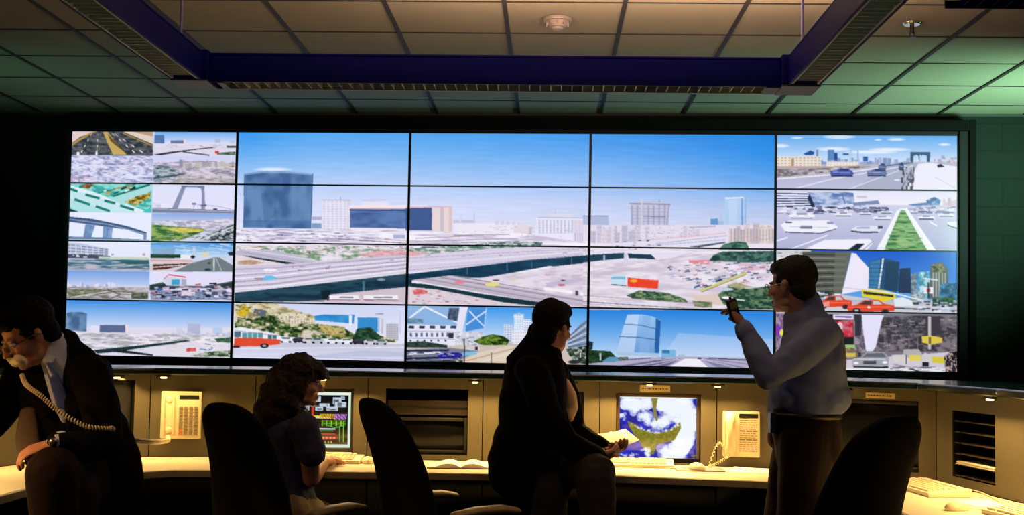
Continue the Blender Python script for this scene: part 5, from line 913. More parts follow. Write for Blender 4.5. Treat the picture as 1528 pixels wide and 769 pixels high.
# ---------------------------------------------------------------- wall phones on the panels
M_ph = mat('phone_cream_plastic', (206, 194, 160), .4, nscale=30, namp=.03)
M_phk = mat('phone_key_grey', (120, 108, 84), .5)
M_phr = mat('phone_key_orange', (190, 96, 60), .5)
M_lcd = mat('phone_display_dark', (30, 34, 26), .2)
def coil(bm, pts, R_, r, turns, n=5):
    """spring cord following a smooth path"""
    pts = [Vector(p) for p in pts]
    def pos(s_):
        N = len(pts)-1; f = min(s_*N, N-1e-6); i = int(f); tt = f-i; p0 = pts[max(i-1, 0)]; p1 = pts[i]; p2 = pts[i+1]; p3 = pts[min(i+2, N)]
        return .5*((2*p1)+(p2-p0)*tt+(2*p0-5*p1+4*p2-p3)*tt*tt+(3*p1-p0-3*p2+p3)*tt**3)
    st = int(turns*8) if R_ else 24; path = []
    for k in range(st+1):
        s_ = k/st; c = pos(s_); t_ = (pos(min(1, s_+.01))-pos(max(0, s_-.01))).normalized(); x = t_.orthogonal().normalized() if abs(t_.z) > .9 else t_.cross(Vector((0, 0, 1))).normalized(); y_ = t_.cross(x)
        a = 2*PI*turns*s_; path.append(c+x*R_*math.cos(a)+y_*R_*math.sin(a))
    tube(bm, path, [r]*len(path), n=n, flat=True)
def handset(bm, Mx, L=.2):
    """along +z, mouth and ear cups towards -y"""
    pts = [(0, -.012, -L/2+.012), (0, .004, -L/2+.045), (0, .012, -L/4), (0, .014, 0), (0, .012, L/4), (0, .004, L/2-.045), (0, -.012, L/2-.012)]
    rr = [(.026, .014), (.024, .014), (.018, .012), (.017, .011), (.018, .012), (.024, .014), (.026, .014)]
    n0 = len(bm.verts); tube(bm, pts, rr, n=16, ref=(1, 0, 0))
    for s in (-1, 1): ell(bm, (0, -.014, s*(L/2-.025)), (.027, .016, .027), sub=2)
    bm.verts.ensure_lookup_table()
    for v in bm.verts[n0:]: v.co = Mx @ v.co
def phone(u, px0, px1, py0, py1, label, hs, keys=(4, 9), mode=0):
    x0, z1 = u.loc(px0, py0); x1, z0 = u.loc(px1, py1); x1 = min(x1, u.L-.004); cx = (x0+x1)/2; w_ = x1-x0; h = z1-z0
    t = thing('wall_phone', label, 'telephone', u.W(cx, -.001, (z0+z1)/2), (0, 0, u.ang)); bm = new_bm()
    box(bm, -w_/2, w_/2, -.022, .0, -h/2, h/2); obj('base', bm, M_ph, t, bevel=.005)
    kx0 = -w_/2+w_*.42
    if mode == 0:
        bm = new_bm(); box(bm, kx0+.006, w_/2-.012, -.0245, -.022, h*.34, h*.42); obj('display', bm, M_lcd, t)
        bm = new_bm(); bo = new_bm(); nx, ny = keys; W_ = w_/2-.012-kx0-.004; Hh = h*.62
        for i in range(nx):
            for j in range(ny):
                xa = kx0+.004+W_*(i+.12)/nx; xb = kx0+.004+W_*(i+.82)/nx; za = -h*.42+Hh*(j+.15)/ny; zb_ = -h*.42+Hh*(j+.75)/ny
                box(bo if (i < 1 and j < 2) else bm, xa, xb, -.026, -.022, za, zb_)
        obj('keypad', bm, M_phk, t); obj('line_keys', bo, M_phr, t)
    else:
        bm = new_bm(); box(bm, kx0+.004, w_/2-.01, -.0245, -.022, h*.36, h*.45); obj('display', bm, M_lcd, t)
        bm = new_bm(); rr = random.Random(2)
        for j in range(15):
            z = h*.30-j*h*.048; x = kx0+.006
            while x < w_/2-.02:
                ww = rr.uniform(.006, .02) if j not in (5, 9) else .03; box(bm, x, min(x+ww, w_/2-.012), -.0232, -.022, z, z+h*(.014 if j not in (5, 9) else .026)); x += ww+.004
        obj('direction_card', bm, M_phk, t)
    bm = new_bm(); xc = -w_/2+w_*.2
    box(bm, xc-.028, xc-.022, -.03, -.022, -h*.4, h*.4); box(bm, xc+.022, xc+.028, -.03, -.022, -h*.4, h*.4); ell(bm, (xc, -.022, h*.32), (.018, .006, .018), sub=2); ell(bm, (xc, -.022, -h*.32), (.018, .006, .018), sub=2)
    obj('cradle', bm, M_ph, t, bevel=.001)
    if hs:
        bm = new_bm(); handset(bm, Matrix.Translation((xc, -.044, 0)) @ Matrix.Rotation(PI, 4, 'Z'), h*.98); obj('handset', bm, M_ph, t, smooth=True)
        bm = new_bm(); coil(bm, [(xc, -.05, -h*.46), (xc-.02, -.07, -h*.52), (xc-.07, -.09, -h*.5-.035), (xc-.1, -.11, -h*.5-.05)], .006, .0022, 16); coil(bm, [(xc-.1, -.11, -h*.5-.05), (xc-.08, -.06, -h*.4), (xc-.055, -.035, -h*.2), (xc-.035, -.03, -h*.28)], .005, .002, 12); obj('cord', bm, M_ph, t, smooth=True)
    return t, Vector((cx, 0, (z0+z1)/2)), w_, h
tph, pc, pw, phh = phone(u_b, 242, 300, 584, 655, 'cream panel phone with keypad and empty cradle, its handset taken', False)
phone(u_g, 1079, 1134, 613, 683, 'cream panel phone with its handset in place and a printed card', True, mode=1)
phone(u_g, 1145, 1200, 600, 670, 'second cream panel phone, mostly hidden behind the standing man', True) if u_g.loc(1145, 640)[0] < u_g.L-.05 else None

# ---------------------------------------------------------------- things on the worktop
def desk_pt(px, py): return PZ(px, py, DZ)
M_kb = mat('keyboard_cream', (214, 204, 172), .5, nscale=30, namp=.03); M_key = mat('keycap_cream', (226, 216, 188), .5)
def keyboard(loc, ang, label, w_=.44, d=.17):
    t = thing('keyboard', label, 'keyboard', loc, (0, 0, ang), 'keyboards on the worktop'); bm = new_bm()
    v = box(bm, -w_/2, w_/2, -d/2, d/2, 0, .018)
    for q in v:
        if q.co.y > 0 and q.co.z > .01: q.co.z += .016
    obj('case', bm, M_kb, t, bevel=.004)
    bm = new_bm(); sl = .016/d
    for r in range(6):
        n = 20 if r else 1
        y0 = -d/2+.014+r*.0235+(.008 if r == 5 else 0)
        xs = [(-w_/2+.02+k*.0203, .0165) for k in range(20)] if r else [(-w_/2+.02+k*.0203, .0165) for k in (0, 1, 2)]+[(-w_/2+.085, .12)]+[(-w_/2+.02+k*.0203, .0165) for k in range(10, 20)]
        for (xa, ww) in xs:
            if w_/2-.02 < xa+ww: continue
            k = round((xa+w_/2-.02)/.0203)
            if r == 5 and k in (1, 6, 11): continue
            zz = .018+(y0+d/2)*sl; box(bm, xa, xa+ww, y0, y0+.018, zz-.002, zz+.008)
    obj('keys', bm, M_key, t)
    return t
def mouse(loc, ang, label, cord=None):
    t = thing('mouse', label, 'mouse', loc, (0, 0, ang), 'computer mice on the worktop'); bm = new_bm(); ell(bm, (0, 0, .008), (.033, .056, .028), sub=3)
    for v in bm.verts: v.co.z = max(v.co.z, 0)
    obj('shell', bm, M_kb, t, smooth=True)
    bm = new_bm(); box(bm, -.0008, .0008, .012, .05, .02, .034); box(bm, -.026, .026, .0115, .0125, .02, .034)
    for v in bm.verts: v.co.z = .0088+.028*math.sqrt(max(0, 1-(v.co.x/.033)**2-(v.co.y/.056)**2)) - (.003 if v.co.z < .03 else -.0004)
    obj('buttons', bm, M_phk, t)
    bm = new_bm(); pts = cord or [(0, .05, .008), (.01, .1, .004), (-.02, .15, .004), (-.05, .2, .004)]
    coil(bm, pts, 0, .0022, 1, 6); obj('cord', bm, M_kb, t, smooth=True)
    return t
c = desk_pt(498, 690); keyboard((c.x-.075, c.y-.01, DZ), 0, 'cream keyboard under the woman\'s hands')
c = desk_pt(934, 695); keyboard((c.x+.02, c.y-.04, DZ), math.radians(-4), 'cream keyboard below the weather map screen')
c = desk_pt(549, 692); mouse((c.x, c.y, DZ), .2, 'pale mouse left of the tall chair back')
c = desk_pt(1040, 703); cpad = desk_pt(1043, 702)
bm = new_bm(); prism(bm, [(.12*x, .09*y) for x, y in ((-1, -.9), (-.95, -1), (.95, -1), (1, -.9), (1, .9), (.95, 1), (-.95, 1), (-1, .9))], 0, .005); o = obj('mouse_mat', bm, mat('mouse_mat_grey', (120, 112, 120), .8, nscale=200, namp=.1)); o.location = (cpad.x, cpad.y, DZ); tag(o, 'grey mouse mat below the weather map screen', 'mouse mat')
mouse((c.x-.0, c.y, DZ+.0052), .5, 'pale mouse on the grey mat', [(0, .05, .008), (-.03, .08, .0), (-.08, .09, .002), (-.14, .08, .002)])
# open book
c = desk_pt(688, 697); t = thing('open_book', 'open book lying on the worktop below the empty bay', 'book', (c.x, c.y, DZ), (0, 0, .05)); 
for s in (-1, 1):
    bm = new_bm(); N = 12; top = []; bot = []
    for k in range(N+1):
        f = k/N; x = s*f*.16; z = .008+.022*math.sin(PI*min(1, f*1.25))*(1-.5*f); top.append((x, z)); bot.append((x, .002))
    for yy in (-.11, .11): top and None
    A = [bm.verts.new((x, -.11, z)) for x, z in top]; B = [bm.verts.new((x, .11, z)) for x, z in top]; Cc = [bm.verts.new((x, -.11, z)) for x, z in bot]; D = [bm.verts.new((x, .11, z)) for x, z in bot]
    for k in range(N):
        bm.faces.new((A[k], A[k+1], B[k+1], B[k])); bm.faces.new((Cc[k], Cc[k+1], A[k+1], A[k])); bm.faces.new((D[k+1], D[k], B[k], B[k+1])); bm.faces.new((Cc[k+1], Cc[k], D[k], D[k+1]))
    bm.faces.new((A[-1], Cc[-1], D[-1], B[-1])); bm.faces.new((A[0], B[0], D[0], Cc[0]))
    obj('pages', bm, M_paper, t, smooth=False)
bm = new_bm(); box(bm, -.165, .165, -.115, .115, 0, .002); obj('cover', bm, M_body, t)
# document tray and loose sheets
c = desk_pt(1268, 706)
t = thing('paper_tray', 'low paper tray between the standing man and the right-hand chair', 'paper tray', (c.x-.05, c.y-.03, DZ), (0, 0, -.65)); bm = new_bm()
box(bm, -.13, .13, -.16, .16, 0, .004); box(bm, -.13, -.125, -.16, .16, .004, .03); box(bm, .125, .13, -.16, .16, .004, .03); box(bm, -.125, .125, .155, .16, .004, .03); obj('tray', bm, M_phk, t)
bm = new_bm(); box(bm, -.11, .11, -.15, .14, .005, .016); obj('sheets', bm, M_paper, t)
def sheet(loc, ang, label, w_=.21, d=.297, lift=.006):
    bm = new_bm(); n = 8; top = []; bot = []
    for i in range(n+1):
        for j in range(n+1):
            x, y = (i/n-.5)*w_, (j/n-.5)*d; z = .0012+lift*(i/n)**4*(j/n)
            top.append(bm.verts.new((x, y, z+.0009))); bot.append(bm.verts.new((x, y, z)))
    for i in range(n):
        for j in range(n):
            a = i*(n+1)+j; q = (a, a+n+1, a+n+2, a+1); bm.faces.new([top[k] for k in q]); bm.faces.new([bot[k] for k in q[::-1]])
    rim = [i*(n+1) for i in range(n+1)]+[n*(n+1)+j for j in range(1, n+1)]+[i*(n+1)+n for i in range(n-1, -1, -1)]+[j for j in range(n-1, 0, -1)]
    for k in range(len(rim)): a, b_ = rim[k], rim[(k+1) % len(rim)]; bm.faces.new((bot[a], bot[b_], top[b_], top[a]))
    o = obj('paper_sheet', bm, M_paper); o.location = loc; o.rotation_euler = (0, 0, ang); tag(o, label, 'paper'); return o
c = desk_pt(1140, 705); sheet((c.x-.02, c.y+.02, DZ), 1.2, 'sheet of paper on the worktop left of the standing man')
# right wing: big keyboard, mouse, second keyboard, cable
c = desk_pt(1384, 733); keyboard((c.x, c.y+.0, DZ), math.radians(-84), 'large cream keyboard right of the right-hand chair', .46, .19)
c = desk_pt(1428, 762); mouse((c.x, c.y, DZ), math.radians(-65), 'mouse on the right wing of the worktop', [(0, .05, .008), (.02, .1, .003), (.08, .16, .003), (.12, .3, .003)])
c = desk_pt(1510, 775); keyboard((c.x+.06, c.y-.06, DZ), math.radians(-80), 'keyboard cut off at the bottom right corner')
c = desk_pt(1458, 752); sheet((c.x+.02, c.y, DZ), .12, 'loose sheet behind the mouse on the right wing', w_=.15, d=.21, lift=.002)
bm = new_bm(); coil(bm, [desk_pt(1415, 732)+Vector((0, 0, .004)), desk_pt(1440, 731)+Vector((0, 0, .004)), desk_pt(1470, 739)+Vector((0, 0, .004)), desk_pt(1503, 757)+Vector((0, 0, .004)), desk_pt(1530, 765)+Vector((0, 0, .004))], 0, .003, 1, 6)
o = obj('cable', bm, M_kb, smooth=True); tag(o, 'thin pale cable curving over the right wing of the worktop', 'cable')

# ---------------------------------------------------------------- office chairs
M_chf = mat('chair_fabric_black', (12, 11, 12), .9, nscale=220, namp=.3, bump=.4, spec=.1)
M_chp = mat('chair_plastic_black', (12, 12, 13), .5, nscale=30, namp=.05)
M_arm = mat('armrest_tan_vinyl', (122, 104, 62), .5, nscale=60, namp=.08)
def make_chair(label, loc, ang, H=1.12, recline=.26, w_=.25, armpad=True):
    t = thing('office_chair', label, 'office chair', (loc[0], loc[1], 0), (0, 0, ang), 'black office chairs')
    # backrest: stacked rounded sections along an S curve (local +y is forward)
    bm = new_bm(); secs = []; n = 28; N = 22
    for k in range(N+1):
        f = k/N; z = .47+(H-.47)*f; y = -.20-recline*(f**1.25)*.8+.035*math.sin(f*PI*1.15)-.02*math.cos(f*3)
        hw = w_*(1.18-.28*f+.06*math.sin(f*PI*1.5)); th = .042+.012*math.sin(f*PI)
        if f > .8: g = (f-.8)/.2; hw *= math.sqrt(max(.0, 1-(g*.93)**2.6)); th *= math.sqrt(max(.04, 1-g*g*.8))
        if f < .1: hw *= .9+f; th *= .8+2*f
        ring = []
        for q in range(n):
            a = 2*PI*q/n; cx, sy = math.cos(a), math.sin(a); x = hw*math.copysign(abs(cx)**.55, cx); yy = th*math.copysign(abs(sy)**.8, sy)
            ring.append(bm.verts.new((x, y+yy+.10*(x/.25)**2*.35, z)))
        secs.append(ring)
    for a, b_ in zip(secs, secs[1:]):
        for q in range(n): bm.faces.new((a[q], a[(q+1) % n], b_[(q+1) % n], b_[q]))
    bm.faces.new(secs[0][::-1]); bm.faces.new(secs[-1]); o = obj('backrest', bm, M_chf, t, smooth=True, sub=1)
    bm = new_bm(); 
    pts = [(-.24, -.2), (-.26, 0), (-.25, .2), (-.2, .27), (0, .29), (.2, .27), (.25, .2), (.26, 0), (.24, -.2), (.15, -.25), (-.15, -.25)]
    prism(bm, pts, .43, .50); obj('seat', bm, M_chf, t, bevel=.03, smooth=True, seg=5)
    bm = new_bm(); cyl(bm, (0, 0, .12), .03, .31, 20); cyl(bm, (0, 0, .38), .1, .05, 20, .12); obj('gas_column', bm, M_chp, t)
    bm = new_bm(); tube(bm, [(0, -.1, .42), (0, -.25, .42), (0, -.27, .5), (0, -.262, .62)], [(.035, .012)]*4, n=10); obj('back_support', bm, M_chp, t, smooth=True)
    for k in range(5):
        a = k*2*PI/5+.3; d = Vector((math.cos(a), math.sin(a), 0)); bm = new_bm(); tube(bm, [d*.02+Vector((0, 0, .125)), d*.17+Vector((0, 0, .11)), d*.31+Vector((0, 0, .075))], [(.028, .028), (.022, .02), (.016, .014)], n=10)
        l = obj('leg', bm, M_chp, t, smooth=True)
        bm = new_bm(); pr = Vector((-d.y, d.x, 0))
        for s in (-1, 1): bmesh.ops.create_cone(bm, cap_ends=True, segments=16, radius1=.028, radius2=.028, depth=.016, matrix=Matrix.Translation(d*.31+pr*s*.013+Vector((0, 0, .028))) @ pr.to_track_quat('Z', 'Y').to_matrix().to_4x4())
        obj('caster', bm, M_chp, l)
    for s in (-1, 1):
        bm = new_bm(); tube(bm, [(s*.2, .02, .44), (s*.29, .02, .45), (s*.295, .02, .55), (s*.285, .03, .655)], [(.022, .012)]*4, n=10); a_ = obj('armrest', bm, M_chp, t, smooth=True)
        bm = new_bm(); tube(bm, [(s*.285, -.12, .664), (s*.28, -.02, .676), (s*.28, .1, .678), (s*.275, .17, .668)], [(.034, .016), (.04, .018), (.042, .018), (.036, .014)], n=14); obj('pad', bm, M_arm if armpad else M_chp, a_, smooth=True)
    return t
CH1 = make_chair('black office chair the woman sits on, leftmost of the three', (-1.10, 5.08), math.radians(-36), 1.11, .20, .20)
CH2 = make_chair('empty black office chair between the woman and the perched man', (-.42, 5.20), math.radians(-58), 1.13, .24, .20)
CH3 = make_chair('nearest black office chair at the right, hiding the standing man\'s leg', (.86, 4.15), math.radians(42), 1.155, .24, .215)

# ---------------------------------------------------------------- people
M_skin = mat('skin', (176, 124, 96), .55, nscale=40, namp=.06, bump=.05)
M_skind = mat('skin_pale', (150, 110, 92), .55, nscale=40, namp=.06, bump=.05)
M_hairb = mat('hair_black', (8, 7, 7), .8, nscale=120, namp=.3, bump=.5, spec=.12)
M_hairc = mat('hair_dark_brown', (34, 19, 11), .65, nscale=120, namp=.35, bump=.6, spec=.3)
M_hairl = mat('hair_brown_short', (26, 26, 16), .7, nscale=120, namp=.3, bump=.5, spec=.2)
M_suit = mat('suit_black_wool', (7, 7, 8), .9, nscale=250, namp=.2, bump=.2, spec=.06)
M_suit2 = mat('suit_charcoal_wool', (11, 10, 11), .9, nscale=250, namp=.2, bump=.2, spec=.06)
M_trou = mat('trousers_grey_wool', (44, 42, 42), .9, nscale=250, namp=.2, bump=.2, spec=.08)
M_trob = mat('trousers_dark_brown', (26, 14, 12), .8, nscale=200, namp=.25, bump=.2, spec=.12)
M_trok = mat('trousers_khaki', (120, 104, 74), .85, nscale=200, namp=.12, bump=.2)
M_shirt = mat('shirt_blue_grey', (104, 118, 156), .85, nscale=8, namp=.06, bump=.15, spec=.1)
M_white = mat('shirt_pale_blue', (170, 184, 214), .8, nscale=30, namp=.04)
M_blouse = mat('blouse_navy_print', (34, 38, 70), .8, nscale=26, namp=.85, bump=.1)
M_tie = mat('tie_blue_silk', (60, 80, 150), .35, nscale=60, namp=.3)
M_shoe = mat('shoe_black_leather', (14, 13, 13), .3, nscale=40, namp=.1)
M_paperh = mat('paper_bright', (250, 246, 238), .7, nscale=60, namp=.02)
M_eye = mat('eye_white', (210, 208, 200), .2)
M_metal = mat('thin_metal', (140, 130, 110), .25, metal=.9)
M_belt = mat('belt_leather', (22, 17, 14), .4)
M_gold = mat('gold_ring', (220, 170, 70), .2, metal=1)

def basis(origin, fw, up=(0, 0, 1)):
    f = Vector(fw).normalized(); u = Vector(up); r = f.cross(u).normalized(); u = r.cross(f)
    return Matrix(((r.x, f.x, u.x, origin[0]), (r.y, f.y, u.y, origin[1]), (r.z, f.z, u.z, origin[2]), (0, 0, 0, 1)))
def xf(bm, n0, Mx):
    bm.verts.ensure_lookup_table()
    for v in bm.verts[n0:]: v.co = Mx @ v.co
def head_geo(bm, Mx):
    n0 = len(bm.verts)
    ell(bm, (0, -.012, .150), (.074, .093, .083)); ell(bm, (0, .022, .090), (.060, .066, .083)); ell(bm, (0, .034, .040), (.047, .050, .036)); ell(bm, (0, .070, .022), (.021, .018, .017), sub=2)
    tube(bm, [(0, .084, .122), (0, .099, .103), (0, .110, .086)], [(.007, .007), (.009, .009), (.012, .010)], n=10)
    for s in (-1, 1):
        ell(bm, (s*.010, .099, .082), (.008, .009, .007), sub=2); ell(bm, (s*.030, .077, .131), (.024, .012, .008), sub=2); ell(bm, (s*.038, .060, .088), (.022, .022, .022), sub=2)
        ell(bm, (s*.075, -.004, .105), (.007, .019, .031), Matrix.Identity(4), sub=2); ell(bm, (s*.079, -.010, .118), (.006, .014, .014), sub=2); ell(bm, (s*.046, .012, .040), (.012, .030, .020), sub=2)
    ell(bm, (0, .086, .055), (.023, .010, .0058), sub=2); ell(bm, (0, .085, .044), (.020, .010, .0062), sub=2)
    xf(bm, n0, Mx)
def neck_geo(bm, Mx, base, r=.056):
    a = Mx @ Vector((0, -.022, .06)); m_ = Mx @ Vector((0, -.02, .0)); tube(bm, [a, m_*.6+Vector(base)*.4, Vector(base)], [r*.95, r, r*1.2], n=18)
def hand_geo(bm, wrist, d, n, side, curl=.35, tcurl=.3, k=1., spread=1.):
    """n = way the palm faces, side = +1/-1 puts the thumb along d x n or against it"""
    n0 = len(bm.verts)
    tube(bm, [(0, -.02, 0), (0, .012, 0), (0, .05, 0), (0, .082, 0)], [(.026, .019), (.030, .018), (.039, .0165), (.040, .0135)], n=16)
    xs = [.029, .0098, -.0098, -.0285]; Ls = [.072, .080, .075, .058]
    for i in range(4):
        x = xs[i]*side; p = Vector((x, .082, 0)); pts = [p.copy()-Vector((0, .02, 0)), p.copy()]; a = curl*.7; sx = (xs[i]*side)*.25*spread
        for q, f in enumerate((.44, .31, .25)):
            p = p+Vector((sx*f, math.cos(a), -math.sin(a)))*Ls[i]*f; pts.append(p.copy()); a += curl*1.05
        tube(bm, pts, [.0105, .0098, .0092, .0084, .0070], n=10)
    ell(bm, (side*.026, .032, -.008), (.017, .028, .014), sub=2)
    t0 = Vector((side*.028, .02, -.004)); tube(bm, [t0, t0+Vector((side*.024, .026, -.006)), t0+Vector((side*(.036-.01*tcurl), .052, -.012-.02*tcurl)), t0+Vector((side*(.036-.03*tcurl), .076, -.018-.03*tcurl))], [.0145, .0128, .0108, .0085], n=10)
    y = Vector(d).normalized(); z = -Vector(n); z = (z-y*z.dot(y)).normalized(); x = y.cross(z)
    Mx = Matrix(((x.x, y.x, z.x, wrist[0]), (x.y, y.y, z.y, wrist[1]), (x.z, y.z, z.z, wrist[2]), (0, 0, 0, 1))) @ Matrix.Scale(k, 4)
    xf(bm, n0, Mx)
def fin(name, bm, m, root, vox=.006, it=5, amp=0, sc=8, amp2=0, sc2=30, re=True, smooth=True):
    o = obj(name, bm, m, None, smooth=smooth)
    if re: remesh(o, vox, it, .5, amp, sc, amp2, sc2)
    o.data.transform(Matrix.Translation(-root.location)); o.parent = root; return o
def sc_r(r, k): return [(a*k, b_*k) if isinstance(a, (int, float)) else a for a, b_ in [(q if isinstance(q, tuple) else (q, q)) for q in r]]
def shoe(root, heel, d, name='shoe'):
    d = Vector((d[0], d[1], 0)).normalized(); h = Vector(heel); bm = new_bm(); tube(bm, [h+Vector((0, 0, .045)), h+d*.07+Vector((0, 0, .045)), h+d*.15+Vector((0, 0, .036)), h+d*.24+Vector((0, 0, .028))], [(.036, .042), (.038, .040), (.046, .032), (.038, .024)], n=14, ref=(-d.y, d.x, 0))
    fin(name, bm, M_shoe, root, .006, 4)
def eyes(root, Mx):
    for s in (-1, 1):
        bm = new_bm(); ell(bm, (s*.030, .0745, .115), (.0125, .0125, .0115), Mx, sub=3); fin('eye', bm, M_eye, root, re=False)
def glasses(root, Mx, m=None):
    bm = new_bm()
    for s in (-1, 1):
        pts = [Mx @ Vector((s*.033+.024*math.cos(a), .100-.004*math.cos(a)*s, .112+.018*math.sin(a))) for a in [2*PI*k/20 for k in range(21)]]; tube(bm, pts, [.0014]*21, n=6, flat=True)
        tube(bm, [Mx @ Vector((s*.057, .097, .116)), Mx @ Vector((s*.074, .06, .118)), Mx @ Vector((s*.084, -.002, .120)), Mx @ Vector((s*.084, -.02, .108))], [.0013]*4, n=6, flat=True)
    tube(bm, [Mx @ Vector((-.009, .101, .116)), Mx @ Vector((.009, .101, .116))], [.0014]*2, n=6, flat=True)
    fin('glasses', bm, m or M_metal, root, re=False)

# ======== standing man
root = thing('person', 'standing man in a blue-grey shirt and glasses holding up a small device', 'person', (P(1195, 700, 5.18).x, 5.18, 0))
hd = P(1181, 424, 5.2); Mh = basis((0, 0, 0), (-.76, .64, -.06), (.04, .02, 1)); Mh = Matrix.Translation(hd - Mh @ Vector((0, 0, .125))) @ Mh
torso = [P(1204, 484, 5.2), P(1212, 505, 5.19), P(1211, 545, 5.18), P(1208, 585, 5.18), P(1204, 612, 5.18)]
tr = [(.095, .12), (.125, .185), (.143, .185), (.160, .175), (.140, .155)]
nA = [P(1222, 502, 5.02), P(1190, 535, 4.98), P(1146, 562, 4.96)]; nAr = [.075, .068, .058]
nF = [P(1146, 560, 4.96), P(1130, 530, 4.98), P(1114, 497, 5.02)]; nFr = [.058, .052, .038]
fA = [P(1205, 505, 5.38), P(1185, 540, 5.42), P(1168, 580, 5.44)]; fF = [P(1168, 580, 5.44), P(1160, 605, 5.40), P(1154, 628, 5.34)]
legN = [P(1206, 655, 5.10), P(1196, 730, 5.07), Vector((P(1188, 760, 5.06).x, 5.06, .50)), Vector((P(1188, 760, 5.06).x+.02, 5.1, .10))]
legF = [P(1196, 655, 5.27), P(1178, 730, 5.28), Vector((P(1165, 760, 5.28).x, 5.28, .50)), Vector((P(1165, 760, 5.28).x+.01, 5.33, .10))]
bm = new_bm(); head_geo(bm, Mh); neck_geo(bm, Mh, P(1200, 474, 5.2), .056)
tube(bm, torso+[P(1201, 650, 5.18)], sc_r(tr, .86)+[(.12, .14)], n=24); tube(bm, nA, sc_r(nAr, .72)); tube(bm, nF, [.042, .038, .028]); tube(bm, fA, [.05, .046, .042]); tube(bm, fF, [.042, .036, .028])
for L_ in (legN, legF): tube(bm, L_, [.085, .072, .052, .036], n=16)
hd_ = (P(1096, 464, 5.06)-nF[-1]); hand_geo(bm, nF[-1]+hd_.normalized()*.01, hd_, (-.75, .55, .3), 1, .62, .9, 1.0); hand_geo(bm, fF[-1], Vector((-.1, -.1, -1)), (.6, -.4, 0), 1, .5, .4)
fin('body', bm, M_skind, root, .0048, 4); eyes(root, Mh); glasses(root, Mh)
bm = new_bm(); ell(bm, (0, -.026, .164), (.082, .096, .086), Mh); ell(bm, (0, .012, .196), (.068, .084, .046), Mh); ell(bm, (0, -.052, .10), (.066, .052, .062), Mh)
for s in (-1, 1): ell(bm, (s*.068, .012, .14), (.011, .028, .032), Mh, sub=2)
fin('hair', bm, M_hairl, root, .005, 3, .004, 25, .0025, 90)
bm = new_bm(); tube(bm, torso, tr, n=28); tube(bm, nA, nAr, n=18); tube(bm, nF, nFr, n=18); tube(bm, fA, [.07, .062, .056]); tube(bm, fF, [.056, .048, .034])
ell(bm, P(1224, 500, 5.04), (.085, .07, .075)); ell(bm, P(1206, 502, 5.36), (.08, .07, .07)); ell(bm, P(1232, 540, 5.16), (.085, .15, .17)); ell(bm, P(1230, 592, 5.16), (.105, .15, .10)); ell(bm, P(1172, 594, 5.18), (.07, .13, .075)); tube(bm, [P(1203, 456, 5.2), P(1205, 474, 5.2)], [(.066, .070), (.075, .085)], n=20)
o = fin('shirt', bm, M_shirt, root, .006, 4, .018, 7, .005, 22)
bm = new_bm(); tube(bm, [P(1199, 449, 5.2), P(1201, 462, 5.2)], [(.060, .062), (.066, .07)], n=24); fin('collar', bm, M_shirt, root, .005, 2)
bm = new_bm(); tube(bm, [P(1110, 491, 5.03), P(1114, 499, 5.02)], [.040, .042], n=18); fin('cuff', bm, M_shirt, root, .005, 2)
bm = new_bm(); tube(bm, [P(1202, 616, 5.18), P(1202, 624, 5.18)], [(.150, .160)]*2, n=28, flat=True); fin('belt', bm, M_belt, root, re=False)
bm = new_bm(); tube(bm, [P(1202, 622, 5.18), P(1204, 650, 5.18), P(1203, 680, 5.18)], [(.143, .155), (.150, .165), (.13, .15)], n=28); ell(bm, P(1226, 662, 5.16), (.085, .15, .12))
for L_, r_ in ((legN, [.118, .104, .082, .075]), (legF, [.112, .098, .082, .075])): tube(bm, L_, r_, n=20)
fin('trousers', bm, M_trob, root, .007, 4, .012, 9)
bm = new_bm(); c_ = P(1152, 628, 5.12); box(bm, c_.x-.012, c_.x+.012, c_.y-.03, c_.y+.03, c_.z-.05, c_.z+.035); fin('belt_pouch', bm, M_belt, root, re=False, smooth=False)
for L_ in (legN, legF): shoe(root, (L_[-1].x+.03, L_[-1].y-.02, 0), (-.9, .35))
q = P(1094, 462, 5.04); t = thing('handheld_device', 'small dark device raised in the standing man\'s hand', 'handheld device', q, (.15, -.35, .3)); bm = new_bm(); box(bm, -.022, .022, -.012, .012, -.045, .045); obj('casing', bm, M_chp, t, bevel=.006)
bm = new_bm(); box(bm, -.016, .016, -.0135, -.012, .005, .035); obj('button_pad', bm, M_phk, t); bm = new_bm(); cyl(bm, (.0, 0, .045), .006, .01, 12); obj('knob', bm, M_chp, t)

# ======== perched man
root = thing('person', 'man in a black suit perched on the worktop edge, seen from behind, holding papers', 'person', (P(830, 700, 5.5).x, 5.5, 0))
hd = P(825, 486, 5.6); Mh = basis((0, 0, 0), (.62, .78, -.08), (.06, -.02, 1)); Mh = Matrix.Translation(hd - Mh @ Vector((0, 0, .125))) @ Mh
torso = [P(806, 530, 5.6), P(800, 550, 5.6), P(797, 600, 5.62), P(795, 655, 5.66), P(797, 700, 5.68)]
tr = [(.09, .11), (.140, .15), (.150, .155), (.162, .165), (.17, .16)]
nA = [P(797, 556, 5.44), P(814, 610, 5.38), P(842, 662, 5.34)]; nF = [P(842, 662, 5.34), P(868, 674, 5.38), P(893, 682, 5.44)]
fA = [P(832, 556, 5.78), P(850, 600, 5.82), P(858, 645, 5.82)]; fF = [P(858, 645, 5.82), P(885, 662, 5.72), P(905, 672, 5.66)]
lgN = [P(800, 688, 5.76), P(848, 696, 5.56), P(888, 706, 5.36)]; lgN2 = [P(888, 714, 5.34), P(893, 800, 5.32), Vector((P(893, 760, 5.32).x, 5.30, .12))]
lgF = [P(804, 690, 5.78), P(822, 705, 5.60), P(824, 735, 5.48)]; lgF2 = [P(820, 745, 5.46), P(812, 850, 5.42), Vector((P(806, 760, 5.42).x, 5.42, .10))]
